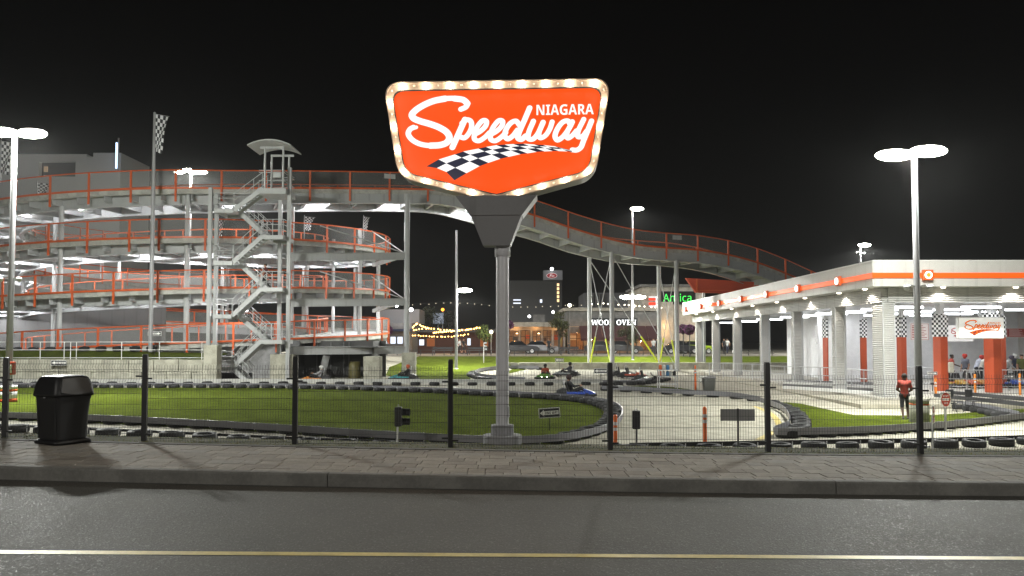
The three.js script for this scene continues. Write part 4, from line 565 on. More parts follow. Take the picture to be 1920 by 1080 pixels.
{ // hanging lit sign and wall boards
  const [W, Hh] = logoSize, art = canvasTex(1024, 640, (c) => { c.fillStyle = '#fbfbf6'; c.fillRect(0, 0, 1024, 640); c.save(); c.translate(60, 30); c.scale(0.46, 0.56); sharedLogo(c, '#e8701c', '#a3362c', '#fff', '#9a3328'); c.restore(); });
  const p = at(1837, 615, 37.4), s = thing('hanging_sign', 'white lit box sign with orange script hanging in the pavilion', 'sign', [p.x, p.y, p.z]); one('sign_box', (b) => b.rbox(0, 0, 0, 2.14, 1.0, 0.24, 0.03), M.white, s);
  const fm = new THREE.MeshStandardMaterial({ map: art, roughness: 0.5, emissive: 0xffffff, emissiveMap: art, emissiveIntensity: 0.45 }); fm.name = 'lit sign print'; const f = mesh('sign_face', face(2.08, 0.94), fm, s); f.position.z = 0.125; for (const x of [-0.9, 0.9]) one('hanger', (b) => b.rod(V(x, 0.5, 0), V(x, 0.95, 0), 0.02), M.steel, s);
  const small = canvasTex(512, 360, (c) => { c.fillStyle = '#f2efec'; c.fillRect(0, 0, 512, 360); c.save(); c.translate(40, 40); c.scale(0.21, 0.25); sharedLogo(c, '#b9443a', '#8d2b26', '#fff', '#8d2b26'); c.restore(); });
  const panel = (name, label, px, py, Z, w, h, t, turn = 0) => { const q = at(px, py, Z), g = thing(name, label, 'sign', [q.x, q.y, q.z], turn); one('board', (b) => b.rbox(0, 0, 0, w, h, 0.06, 0.01), M.white, g); const m = mesh('print', face(w - 0.04, h - 0.04), printed('printed board', t), g); m.position.z = 0.034; return g; };
  panel('wall_sign', 'white script sign half hidden behind the hanging box sign', 1800, 625, 46, 1.5, 0.95, small); panel('banner_sign', 'white banner with red script between the pavilion columns', 1563, 627, 52, 2.4, 1.15, small);
  const board = (bg, ink, rows) => canvasTex(512, 512, (c) => { c.fillStyle = bg; c.fillRect(0, 0, 512, 512); c.strokeStyle = ink; c.lineWidth = 10; c.strokeRect(14, 14, 484, 484); c.fillStyle = ink; for (let i = 0; i < rows; i++) { c.fillRect(150, 60 + i * 52, 200 + (i * 67) % 120, 16); c.fillRect(40, 60 + i * 52, 70, 30); } });
  panel('notice_board', 'white and red notice board behind the floodlight pole', 1724, 622, 44, 1.05, 0.95, board('#eee6e4', '#a8433f', 8)); panel('notice_board', 'dark red notice board at the pavilion far wall', 1901, 624, 47, 1.5, 0.55, board('#9a3a38', '#e7dcd8', 8));
}
{ // queue railings, kart kerbs, bollards
  const rail = (label, pts, hs = [0.15, 0.55, 1.0]) => { const r = thing('queue_railing', label, 'railing', [0, 0, 0], 0, 'railings in the pavilion'); const P = pts.map(([px, py]) => ground(px, py, () => PAV.floor)); for (let i = 0; i < P.length - 1; i++) { for (const h of hs) one('rail', (b) => b.rod(P[i].clone().setY(P[i].y + h), P[i + 1].clone().setY(P[i + 1].y + h), 0.026, 0.026, 6), M.stake, r); const n = Math.max(1, Math.round(P[i].distanceTo(P[i + 1]) / 1.3)); for (let k = 0; k < n; k++) { const q = P[i].clone().lerp(P[i + 1], k / n); one('baluster', (b) => b.rod(q, q.clone().setY(q.y + 1.02), 0.026, 0.026, 6), M.stake, r); } const m = Math.round(P[i].distanceTo(P[i + 1]) / 0.14); one('infill', (b) => { for (let k = 0; k < m; k++) { const q = P[i].clone().lerp(P[i + 1], k / m); b.rod(q.clone().setY(q.y + 0.15), q.clone().setY(q.y + 1), 0.006, 0.006, 3); } }, M.stake, r); } };
  rail('steel queue railing between the two big orange columns', [[1772, 730], [1855, 731]]); rail('steel queue railing right of the big orange columns', [[1870, 730], [1990, 731]]); rail('steel queue railing left of the corner column', [[1575, 725], [1645, 733]]); rail('long steel railing along the pavilion side', [[1440, 717], [1575, 724]]); rail('steel queue railing behind the floodlight pole', [[1690, 722], [1760, 724]]); rail('far steel railing near the small pavilion columns', [[1330, 708], [1440, 713]]);
  for (let i = 0; i < 4; i++) { const a = ground(1470, 716 + i * 4.2, () => PAV.floor), b2 = ground(1655, 722 + i * 6.2, () => PAV.floor); tag(one('lane_kerb', (b) => b.bar(a.clone().setY(a.y + 0.07), b2.clone().setY(b2.y + 0.07), 0.22, 0.14), i % 2 ? M.white : M.grey), ['grey lane kerb farthest inside the pavilion', 'white lane kerb farther inside the pavilion', 'grey lane kerb nearer the ribbed columns', 'white lane kerb nearest the ribbed columns'][i], 'kerb', 'pavilion lane kerbs'); }
  for (const [px0, py0, px1, py1, l] of [[1775, 738, 1990, 757, 'long dark lane kerb in front of the queue railing'], [1755, 744, 1990, 768, 'long dark lane kerb nearest the fence side of the pavilion']]) { const a = ground(px0, py0, () => PAV.floor), b2 = ground(px1, py1, () => PAV.floor); tag(one('lane_kerb', (b) => b.bar(a.clone().setY(a.y + 0.07), b2.clone().setY(b2.y + 0.07), 0.2, 0.16), M.dark), l, 'kerb', 'pavilion lane kerbs'); }
}
// ---------------------------------------------------------------- signs, signals, bollards, bins
const oneWay = canvasTex(512, 192, (c) => { c.fillStyle = '#e9e9e6'; c.fillRect(0, 0, 512, 192); c.fillStyle = '#2d2e31'; c.fillRect(10, 10, 492, 172); c.fillStyle = '#eeeeea'; c.beginPath(); c.moveTo(24, 96); c.lineTo(130, 26); c.lineTo(118, 58); c.lineTo(486, 58); c.lineTo(486, 134); c.lineTo(118, 134); c.lineTo(130, 166); c.closePath(); c.fill(); c.fillStyle = '#2d2e31'; c.font = 'bold 70px sans-serif'; c.textAlign = 'center'; c.fillText('ONE WAY', 305, 121); });
const oneWayM = printed('one way sign', oneWay), arrowRight = oneWay.clone(); 
const oneWayR = canvasTex(512, 192, (c) => { c.fillStyle = '#e9e9e6'; c.fillRect(0, 0, 512, 192); c.fillStyle = '#2d2e31'; c.fillRect(10, 10, 492, 172); c.fillStyle = '#eeeeea'; c.beginPath(); c.moveTo(488, 96); c.lineTo(382, 26); c.lineTo(394, 58); c.lineTo(26, 58); c.lineTo(26, 134); c.lineTo(394, 134); c.lineTo(382, 166); c.closePath(); c.fill(); c.fillStyle = '#2d2e31'; c.font = 'bold 70px sans-serif'; c.textAlign = 'center'; c.fillText('ONE WAY', 207, 121); });
function wayLabel(label, px, py, Z, w, h, { foot = true, turn = 0, tilt = 0, m = oneWayM, y0 } = {}) {
  const p = at(px, py, Z), gy = y0 ?? groundY(p.x, Z), s = thing('direction_sign', label, 'sign', [p.x, gy, p.z], turn, 'arrow signs'), H = p.y - gy;
  const plate = one('sign_plate', (b) => b.add(new RoundedBoxGeometry(w, h, 0.02, 1, 0.008).rotateZ(tilt).translate(0, H, 0)), M.steelPale, s); const f = mesh('sign_print', face(w - 0.015, h - 0.015), m, plate); f.position.set(0, H, 0.0125); f.rotation.z = tilt;
  if (foot) one('sign_stake', (b) => b.rod(V(0, -0.05, -0.025), V(0, H, -0.025), 0.014, 0.014, 6), M.black, s); return s;
}
wayLabel('one way arrow sign on thin stake standing in the big turf oval', 1030, 774, 24, 0.64, 0.3, { tilt: 0.07 });
wayLabel('small one way sign in front of the block wall above the litter bin', 110, 680.5, 49.9, 0.98, 0.32);
wayLabel('one way sign with right arrow behind the tall flagpole', 290, 625.5, 53.5, 0.9, 0.3, { m: printed('one way right', oneWayR) });
wayLabel('small one way sign standing before the low cream wall', 1049, 675, 66, 0.72, 0.3);
wayLabel('one way sign at the fence post right of the sign pole', 1126, 695.5, 46, 0.75, 0.3);
wayLabel('arrow sign beside the far queue railing', 1748, 700, 40, 0.5, 0.16, { m: printed('one way right small', oneWayR), y0: PAV.floor }); wayLabel('arrow sign beside the nearer queue railing', 1892, 706, 40, 0.5, 0.16, { m: printed('one way right small two', oneWayR), y0: PAV.floor });
{ // sign seen from behind
  const p = at(1383, 778, 19.6), s = thing('traffic_sign', 'grey blank back of a wide sign on a post behind the fence', 'sign', [p.x, groundY(p.x, 19.6), p.z]); const H = p.y - s.position.y; one('sign_plate', (b) => b.rbox(0, H, 0, 0.84, 0.29, 0.015, 0.007), M.grey, s); one('post', (b) => b.box(0.0, H / 2 + 0.05, 0.02, 0.045, H + 0.22, 0.02), M.dark, s);
}
const noEntry = canvasTex(256, 256, (c) => { c.fillStyle = '#e6e3df'; c.fillRect(0, 0, 256, 256); c.fillStyle = '#b23a26'; c.beginPath(); c.arc(128, 128, 118, 0, 7); c.fill(); c.fillStyle = '#f0eeea'; c.fillRect(40, 106, 176, 44); c.font = 'bold 40px sans-serif'; c.textAlign = 'center'; c.fillText('DO NOT', 128, 82); c.fillText('ENTER', 128, 204); });
for (const [px, py, Z, w, h, turn, label] of [[1773, 749, 25.5, 0.34, 0.49, 0.12, 'do not enter sign on post further from the fence'], [1750, 777, 20.5, 0.32, 0.46, 0.95, 'do not enter sign turned edgewise close to the fence']]) {
  const p = at(px, py, Z), s = thing('no_entry_sign', label, 'sign', [p.x, groundY(p.x, Z) - 0.05, p.z], turn, 'no entry signs'), H = p.y - s.position.y; const pl = one('sign_plate', (b) => b.rbox(0, H, 0, w, h, 0.015, 0.006), M.white, s), f = mesh('sign_print', face(w - 0.01, h - 0.01), printed('do not enter print', noEntry), pl); f.position.set(0, H, 0.01); one('post', (b) => b.box(0, H / 2 - 0.05, -0.03, 0.06, H + 0.1, 0.03), M.steelPale, s);
}
function signal(label, px, py, Z, turn, hoods) {
  const p = at(px, py, Z), gy = groundY(p.x, Z), s = thing('traffic_signal', label, 'traffic light', [p.x, gy, p.z], turn, 'small track signals'), H = p.y - gy;
  one('signal_box', (b) => b.rbox(0, H, 0, 0.2, 0.47, 0.17, 0.025), M.plastic, s); one('post', (b) => b.rod(V(0, -0.05, -0.02), V(0, H - 0.22, -0.02), 0.022, 0.022, 8), hoods ? M.stake : M.dark, s); one('top_pin', (b) => b.rod(V(0, H + 0.23, 0), V(0, H + 0.29, 0), 0.015), M.stake, s);
  for (const d of [0.11, -0.12]) { const v = one('visor', (b) => { const g = new THREE.CylinderGeometry(0.085, 0.085, 0.2, 16, 1, true, Math.PI * 0.0, Math.PI * 1.5); b.add(g.rotateX(Math.PI / 2).rotateZ(-Math.PI / 4).translate(0, H + d, 0.18)); }, mat('visor black', C(0.012, 0.012, 0.012), 0.5, { side: THREE.DoubleSide }), s); one('signal_glass', (b) => b.add(new THREE.CylinderGeometry(0.075, 0.075, 0.02, 16).rotateX(Math.PI / 2).translate(0, H + d, 0.09)), M.dark, v); }
}
signal('black two-lens traffic signal seen from the side behind the fence', 747, 781, 19.5, Math.PI / 2, true); signal('black traffic signal seen from behind near the orange bollard', 1193, 787, 20.5, Math.PI - 0.1, false);
const boM = mat('orange bollard plastic', C(0.68, 0.13, 0.02), 0.45), boY = mat('amber bollard plastic', C(0.75, 0.22, 0.015), 0.45), refl = mat('grey reflective band', C(0.5, 0.53, 0.56), 0.25);
function bollard(label, px, pyTop, pyBot, Z, m, fn = groundY, foot = true) {
  const g0 = Z ? at(px, pyBot, Z) : ground(px, pyBot, fn), zz = -g0.z, t = at(px, pyTop, zz), gy = fn(g0.x, zz), b0 = thing('delineator_post', label, 'bollard', [g0.x, gy, g0.z], 0, 'flexible orange posts'), H = t.y - gy;
  one('post', (b) => b.lathe([[0.001, 0], [0.05, 0], [0.048, H - 0.13], [0.05, H - 0.12], [0.052, H - 0.06], [0.035, H - 0.01], [0.001, H]], [0, 0, 0], 14), m, b0); for (const d of [0.2, 0.34]) one('reflective_band', (b) => b.lathe([[0.0515, H - d - 0.075], [0.0525, H - d - 0.07], [0.0525, H - d], [0.0515, H - d + 0.005]], [0, 0, 0], 14), refl, b0); if (foot) one('base', (b) => b.lathe([[0.001, 0], [0.2, 0], [0.19, 0.04], [0.09, 0.07], [0.001, 0.07]], [0, 0, 0], 16), M.rubber, b0);
}
bollard('orange delineator post beside the tyre barrier tip behind the fence', 1154, 777, 843, 20.8, boM); bollard('lone orange delineator post standing on the pale track', 1322, 762, 838, 20.3, boM); bollard('orange post beside the grey lidded bin', 1304, 685, 736, 0, boM);
bollard('amber post just right of the floodlight pole', 1755, 708, 752, 0, boY); bollard('amber post between the two big orange columns', 1829, 701, 751, 0, boY); bollard('amber post at the right edge of the picture', 1913, 700, 750, 0, boY); bollard('thin orange post behind the sign pole', 952, 681, 695, 0, boM);
{ const p = ground(1329, 739), b = thing('waste_bin', 'grey square bin with white liner bag beside the orange post', 'waste bin', [p.x, groundY(p.x, -p.z), p.z], -0.1); mesh('bin_body', uvMetres(loft([[0, 0.5, 0.5, 0.06], [0.8, 0.62, 0.62, 0.08]])), mat('olive grey plastic', C(0.05, 0.052, 0.045), 0.5), b); one('rim', (m) => m.add(loft([[0.78, 0.66, 0.66, 0.08], [0.86, 0.66, 0.66, 0.08], [0.9, 0.56, 0.56, 0.08]])), M.grey, b); one('liner_bag', (m) => m.add(new THREE.SphereGeometry(0.3, 12, 8).scale(0.8, 0.28, 0.9).translate(-0.25, 0.86, 0.05)).add(new THREE.SphereGeometry(0.2, 10, 8).scale(0.5, 0.8, 0.8).translate(-0.42, 0.72, 0.05)), mat('white bag', C(0.62, 0.62, 0.58), 0.5), b);
  const c = ground(1290, 735), k = thing('tool_cart', 'cart with coloured cans and tools beside the orange post', 'cart', [c.x - 0.5, groundY(c.x, -c.z), c.z - 3]); one('cart_frame', (m) => { for (const [x, z] of [[-0.5, -0.3], [0.5, -0.3], [-0.5, 0.3], [0.5, 0.3]]) m.rod(V(x, 0, z), V(x, 1.1, z), 0.03); for (const h of [0.25, 0.7, 1.05]) m.box(0, h, 0, 1.1, 0.04, 0.7); }, M.stake, k); for (let i = 0; i < 9; i++) one('can', (m) => m.lathe([[0.001, 0], [0.09, 0], [0.09, 0.24], [0.04, 0.28], [0.001, 0.28]], [-0.4 + (i % 5) * 0.2, i < 5 ? 0.72 : 1.07, rr(-0.15, 0.2)], 10), [M.orange, M.stake, mat('blue can', C(0.05, 0.2, 0.4), 0.4), M.white, M.dark][i % 5], k); }
{ // concrete drum and dark folding chairs near the no entry sign
  const c = ground(1790, 772); for (const [d, l] of [[0, 'dark folding chair beside the no entry sign'], [0.75, 'dark folding chair nearer the tyre row']]) { const k = thing('folding_chair', l, 'chair', [c.x + d, groundY(c.x, -c.z), c.z], 0.4, 'folding chairs by the no entry sign'); one('seat', (m) => m.rbox(0, 0.42, 0, 0.42, 0.03, 0.4, 0.01), M.dark, k); one('backrest', (m) => m.rbox(0, 0.72, -0.2, 0.42, 0.3, 0.03, 0.01), M.dark, k); for (const [x, z] of [[-0.2, -0.18], [0.2, -0.18], [-0.2, 0.18], [0.2, 0.18]]) one('leg', (m) => m.rod(V(x, 0, z * 1.3), V(x, 0.43, z), 0.016), M.dark, k); }
  const b = ground(1868, 753); tag(one('concrete_block', (m) => m.rbox(b.x, groundY(b.x, -b.z) + 0.12, b.z, 1.1, 0.3, 0.6, 0.03), M.block), 'low pale concrete block in front of the pavilion', 'block'); }
// ---------------------------------------------------------------- chequered flags
const flagT = canvasTex(256, 512, (c) => { for (let i = 0; i < 5; i++) for (let j = 0; j < 10; j++) { c.fillStyle = (i + j) % 2 ? '#26262b' : '#d8d8da'; c.fillRect(i * 51.2, j * 51.2, 52, 52); } }), flagM = printed('chequered flag cloth', flagT, { side: THREE.DoubleSide, roughness: 0.85 });
function flag(label, px, pyTop, pyPole, Z, w, h, side = 1, poleR = 0.05, footY) {
  const t = at(px, pyTop, Z), f = footY ?? at(px, pyPole, Z).y, g = thing('chequered_flag', label, 'flag', [t.x, f, t.z], 0, 'chequered flags'), H = t.y - f; one('flagpole', (b) => b.lathe([[0.001, 0], [poleR, 0], [poleR, H * 0.6], [poleR * 0.6, H], [0.001, H + 0.05]], [0, 0, 0], 10), M.lampPole, g);
  const n = 10, m = 16, p = [], uv = [], id = []; for (let j = 0; j <= m; j++) for (let i = 0; i <= n; i++) { const u = i / n, v = j / m; p.push(side * (0.06 + u * w * (1 - 0.5 * v)), H - 0.12 - v * h - u * 0.18 * h * 0.4, 0.12 * Math.sin(u * 6 + v * 5) * u); uv.push(u, 1 - v); } for (let j = 0; j < m; j++) for (let i = 0; i < n; i++) { const a = j * (n + 1) + i; id.push(a, a + n + 1, a + 1, a + 1, a + n + 1, a + n + 2); }
  const q = new THREE.BufferGeometry(); q.setAttribute('position', new THREE.Float32BufferAttribute(p, 3)); q.setAttribute('uv', new THREE.Float32BufferAttribute(uv, 2)); q.setIndex(id); q.computeVertexNormals(); mesh('flag_cloth', q, flagM, g);
  one('flag_arm', (b) => b.bar(V(0, H - 0.1, 0), V(side * (w + 0.15), H - 0.1 - 0.07 * h, 0), 0.03), M.lampPole, g);
}
flag('chequered flag on the tallest pole left of the stair tower', 290, 211, 660, 53.4, 0.85, 2.5, 1, 0.14); flag('chequered flag at the left edge behind the floodlight pole', 2, 262, 345, 60, 0.95, 2.4, 1, 0.06); flag('small chequered flag on the top deck at left', 70, 340, 372, 61, 0.95, 1.2, 1); flag('small chequered flag hung under the top deck', 571, 404, 452, 66, 0.75, 1.1, 1); flag('narrow chequered flag near the right rim of the drum', 682, 404, 452, 68, 0.4, 1.2, 1); flag('chequered flag seen behind the stair landing', 407, 408, 452, 66, 0.6, 1.5, 1);
// ---------------------------------------------------------------- people: one continuous body each
const POSES = {
  stand: {}, walk: { kneeL: [-0.1, 0.52, 0.2], ankL: [-0.1, 0.14, 0.3], kneeR: [0.1, 0.5, -0.02], ankR: [0.1, 0.14, -0.34], elL: [-0.25, 1.14, -0.14], wrL: [-0.24, 0.95, -0.02], elR: [0.25, 1.14, 0.12], wrR: [0.22, 0.98, 0.3] },
  work: { elL: [-0.25, 1.14, 0.05], wrL: [-0.14, 1.02, 0.24], elR: [0.25, 1.14, 0.05], wrR: [0.12, 1.02, 0.24], kneeR: [0.1, 0.5, -0.05], ankR: [0.08, 0.1, -0.16] },
  reach: { elR: [0.3, 1.2, 0.2], wrR: [0.32, 1.1, 0.46], head: [0, 1.63, 0.04] }, lean: { chest: [0, 1.3, 0.14], neck: [0, 1.44, 0.22], head: [0, 1.55, 0.29], shL: [-0.18, 1.36, 0.17], shR: [0.18, 1.36, 0.17], elL: [-0.22, 1.1, 0.28], wrL: [-0.15, 0.96, 0.45], elR: [0.22, 1.1, 0.28], wrR: [0.15, 0.96, 0.45] },
  drive: { pelvis: [0, 0.28, -0.3], chest: [0, 0.62, -0.42], neck: [0, 0.78, -0.42], head: [0, 0.92, -0.4], shL: [-0.18, 0.7, -0.4], shR: [0.18, 0.7, -0.4], elL: [-0.25, 0.52, -0.15], wrL: [-0.12, 0.56, 0.1], elR: [0.25, 0.52, -0.15], wrR: [0.12, 0.56, 0.1], hipL: [-0.1, 0.26, -0.26], hipR: [0.1, 0.26, -0.26], kneeL: [-0.14, 0.44, 0.18], kneeR: [0.14, 0.44, 0.18], ankL: [-0.13, 0.2, 0.52], ankR: [0.13, 0.2, 0.52] },
};
const mcMat = new THREE.MeshStandardMaterial();
function bodyGeo(pose, col, { helmet = false, sleeves = 'short', shorts = false, res = 60 } = {}) {
  const J = Object.assign({ pelvis: [0, 0.97, 0], chest: [0, 1.32, 0], neck: [0, 1.49, 0], head: [0, 1.63, 0.02], shL: [-0.17, 1.42, 0], shR: [0.17, 1.42, 0], elL: [-0.23, 1.14, -0.02], elR: [0.23, 1.14, -0.02], wrL: [-0.24, 0.89, 0.05], wrR: [0.24, 0.89, 0.05], hipL: [-0.09, 0.92, 0], hipR: [0.09, 0.92, 0], kneeL: [-0.1, 0.5, 0.02], kneeR: [0.1, 0.5, 0.02], ankL: [-0.1, 0.09, -0.02], ankR: [0.1, 0.09, -0.02] }, POSES[pose]);
  const P = (k) => V(...J[k]), B = []; const bone = (a, b, r0, r1, c, k = 0.04) => B.push([a, b, r0, r1, c, k]);
  const { skin, shirt, trousers, shoes, hair } = col, arm = sleeves === 'long' ? shirt : skin, shin = shorts ? (col.socks ?? skin) : trousers;
  bone(P('pelvis'), P('chest'), 0.135, 0.155, shirt, 0.06); bone(P('chest').add(V(-0.08, 0.04, 0)), P('chest').add(V(0.08, 0.04, 0)), 0.12, 0.12, shirt, 0.05); bone(P('shL'), P('shR'), 0.07, 0.07, shirt, 0.05); bone(P('chest'), P('neck'), 0.07, 0.055, shirt); bone(P('neck'), P('head'), 0.052, 0.06, skin, 0.02);
  const h = P('head'); bone(h.clone().add(V(0, -0.045, 0.025)), h.clone().add(V(0, 0.03, 0)), 0.075, 0.095, helmet ? hair : skin, 0.02); bone(h.clone().add(V(0, 0.045, -0.02)), h.clone().add(V(0, 0.05, 0.005)), helmet ? 0.125 : 0.098, helmet ? 0.125 : 0.09, hair, 0.01); bone(h.clone().add(V(0, -0.02, 0.09)), h.clone().add(V(0, -0.03, 0.115)), 0.016, 0.012, skin, 0.012);
  for (const s of [-1, 1]) bone(h.clone().add(V(s * 0.088, -0.01, 0)), h.clone().add(V(s * 0.09, 0.02, -0.01)), 0.018, 0.018, helmet ? hair : skin, 0.01);
  for (const s of ['L', 'R']) {
    bone(P('sh' + s), P('sh' + s).lerp(P('el' + s), 0.6), 0.072, 0.062, shirt); bone(P('sh' + s).lerp(P('el' + s), 0.6), P('el' + s), 0.052, 0.045, arm); bone(P('el' + s), P('wr' + s), 0.045, 0.03, arm);
    const w = P('wr' + s), d = w.clone().sub(P('el' + s)).normalize(); bone(w, w.clone().addScaledVector(d, 0.08), 0.032, 0.036, skin, 0.02); const side = V().crossVectors(d, V(0, 0, 1)).normalize(); for (let f = -1.5; f <= 1.5; f++) bone(w.clone().addScaledVector(d, 0.09).addScaledVector(V(0, 0, 1), f * 0.017), w.clone().addScaledVector(d, 0.155 - Math.abs(f - 0.2) * 0.012).addScaledVector(V(0, 0, 1), f * 0.02 + 0.012), 0.011, 0.009, skin, 0.004); bone(w.clone().addScaledVector(d, 0.04).add(V(0, 0, 0.03)), w.clone().addScaledVector(d, 0.09).add(V(0, 0, 0.07)), 0.012, 0.01, skin, 0.006);
    bone(P('pelvis').lerp(P('hip' + s), 0.5), P('hip' + s), 0.12, 0.105, trousers, 0.05); bone(P('hip' + s), P('knee' + s), 0.1, 0.068, trousers); bone(P('knee' + s), P('ank' + s), shorts ? 0.056 : 0.066, shorts ? 0.038 : 0.05, shin, 0.03);
    const a = P('ank' + s); bone(a.clone().add(V(0, -0.045, -0.03)), a.clone().add(V(0, -0.05, 0.15)), 0.045, 0.036, shoes, 0.02);
  }
  const lo = V(9, 9, 9), hi = V(-9, -9, -9); for (const [a, b, r0, r1] of B) for (const [p, r] of [[a, r0], [b, r1]]) { lo.min(p.clone().subScalar(r + 0.05)); hi.max(p.clone().addScalar(r + 0.05)); }
  const half = Math.max(hi.x - lo.x, hi.y - lo.y, hi.z - lo.z) / 2, c = lo.clone().add(hi).multiplyScalar(0.5), mc = new MarchingCubes(res, mcMat, false, false, 60000); mc.isolation = 0;
  const S = mc.size, hs = mc.halfsize, dist = (p, q) => { const [a, b, r0, r1] = q, bx = b.x - a.x, by = b.y - a.y, bz = b.z - a.z, t = clamp(((p.x - a.x) * bx + (p.y - a.y) * by + (p.z - a.z) * bz) / (bx * bx + by * by + bz * bz + 1e-9), 0, 1), dx = p.x - a.x - bx * t, dy = p.y - a.y - by * t, dz = p.z - a.z - bz * t; return Math.sqrt(dx * dx + dy * dy + dz * dz) - (r0 + (r1 - r0) * t); };
  const p = V(); for (let k = 0; k < S; k++) for (let j = 0; j < S; j++) for (let i = 0; i < S; i++) { p.set((i - hs) / hs * half + c.x, (j - hs) / hs * half + c.y, (k - hs) / hs * half + c.z); let d = 1; for (const q of B) { const e = dist(p, q), m = q[5], h2 = Math.max(0, m - Math.abs(d - e)) / m; d = Math.min(d, e) - h2 * h2 * m * 0.25; } mc.field[i + j * S + k * S * S] = -d; }
  mc.update(); const n = mc.count, g = new THREE.BufferGeometry(), pos = new Float32Array(n * 3), nor = new Float32Array(n * 3), cl = new Float32Array(n * 3);
  for (let i = 0; i < n; i++) { p.set(mc.positionArray[i * 3] * half + c.x, mc.positionArray[i * 3 + 1] * half + c.y, mc.positionArray[i * 3 + 2] * half + c.z); pos.set([p.x, p.y, p.z], i * 3); nor.set(mc.normalArray.slice(i * 3, i * 3 + 3), i * 3); let best = 9, cc; for (const q of B) { const e = dist(p, q); if (e < best) { best = e; cc = q[4]; } } cl.set(cc, i * 3); }
  g.setAttribute('position', new THREE.BufferAttribute(pos, 3)); g.setAttribute('color', new THREE.BufferAttribute(cl, 3)); g.computeVertexNormals(); return g;
}
const clothM = mat('cloth and skin', C(1, 1, 1), 0.8, { vertexColors: true });
const SK = [0.36, 0.2, 0.13], SKD = [0.09, 0.05, 0.035], BLK = [0.015, 0.015, 0.017], HAIR = [0.018, 0.013, 0.01], WHT = [0.62, 0.62, 0.6], REDH = [0.42, 0.03, 0.02], NAVY = [0.03, 0.035, 0.06];
function person(label, p, turn, pose, col, opt = {}, group) { const m = mesh('person', bodyGeo(pose, { skin: SK, shirt: WHT, trousers: BLK, shoes: BLK, hair: HAIR, ...col }, opt), clothM); m.position.copy(p); m.rotation.y = turn; if (opt.scale) m.scale.setScalar(opt.scale); return tag(m, label, 'person', group); }
{ const p = ground(1697, 786); person('person in red shirt and black shorts standing with back turned', V(p.x, groundY(p.x, -p.z), p.z), Math.PI - 0.35, 'work', { shirt: [0.25, 0.03, 0.016], trousers: BLK, socks: SKD, skin: SKD, shoes: [0.05, 0.05, 0.05] }, { shorts: true, res: 96, scale: 0.94 }); }
for (const [px, Z, turn, pose, col, o, label] of [
  [1782, 45, 1.35, 'reach', { shirt: [0.4, 0.06, 0.04], skin: SKD }, {}, 'person in red shirt reaching out beside the orange column'], [1808, 45.4, -1.2, 'stand', { shirt: [0.12, 0.13, 0.16], hair: REDH }, { helmet: true }, 'person in dark top and red helmet facing the red shirt'],
  [1829, 46.2, 1.2, 'lean', { shirt: [0.45, 0.47, 0.55], hair: REDH }, { helmet: true }, 'person in pale blue shirt and red helmet leaning'], [1838, 45.6, 1.0, 'lean', { shirt: [0.6, 0.58, 0.52], hair: REDH }, { helmet: true }, 'person in cream shirt and red helmet, right of pale blue shirt'], [1851, 46.4, -0.5, 'lean', { shirt: [0.4, 0.42, 0.4], hair: REDH }, { helmet: true }, 'crouched person in red helmet just left of the right orange column'],
  [1884, 44.6, 1.0, 'lean', { shirt: [0.28, 0.28, 0.27], hair: [0.05, 0.04, 0.06] }, { helmet: true, sleeves: 'long' }, 'person in grey hooded top and dark helmet right of the column'], [1902, 46, 0.2, 'stand', { shirt: NAVY, hair: WHT }, { helmet: true }, 'person in dark shirt and white cap at the right railing'], [1914, 45, -0.3, 'stand', { shirt: [0.10, 0.11, 0.03], hair: HAIR }, {}, 'person in olive top at the right edge of the pavilion']]) { const x = (px - 960) / F * Z; person(label, V(x, PAV.floor, -Z), turn, pose, col, { res: 48, ...o }, 'people inside the pavilion'); }
const farY = (x, Z) => groundY(x, Z) + 0.02;
for (const [px, Z, turn, pose, col, o, label] of [
  [862, 88, -1.3, 'walk', { shirt: WHT, trousers: BLK }, { shorts: true }, 'person in white shirt and dark shorts walking past the lamp pole'], [869, 88.5, 1.3, 'walk', { shirt: BLK, trousers: BLK }, { shorts: true }, 'person in black walking just right of the lamp pole'], [1029, 90, 0.2, 'stand', { shirt: BLK }, {}, 'person in black standing by the low restaurant'], [1066, 90, 1.2, 'stand', { shirt: BLK, scale: 0.8 }, { scale: 0.75 }, 'small dark person near the restaurant tree'], [1225, 90, 0.3, 'stand', { shirt: WHT, trousers: NAVY }, {}, 'person in white shirt by the awning'], [1232, 90.3, -0.4, 'stand', { shirt: BLK }, {}, 'person in black beside the white shirt at the awning'], [1237, 90.6, -1.4, 'walk', { shirt: NAVY }, {}, 'person in navy walking by the awning'], [1357, 90, 0.5, 'stand', { shirt: BLK }, {}, 'dark figure seen between the first pavilion columns'], [1363, 90, 0, 'walk', { shirt: WHT, trousers: NAVY }, {}, 'walker in pale shirt seen between the first pavilion columns']]) { const x = (px - 960) / F * Z; person(label, V(x, farY(x, Z), -Z), turn, pose, col, { res: 40, ...o }, 'people on the far walkway'); }
{ const p = at(489, 530, 53.2); person('person in dark red top climbing the stair tower', V(p.x, at(489, 541, 53.2).y + 0.0, -53.2 - 1.0), -1.2, 'walk', { shirt: [0.12, 0.02, 0.015] }, { res: 44 }); }
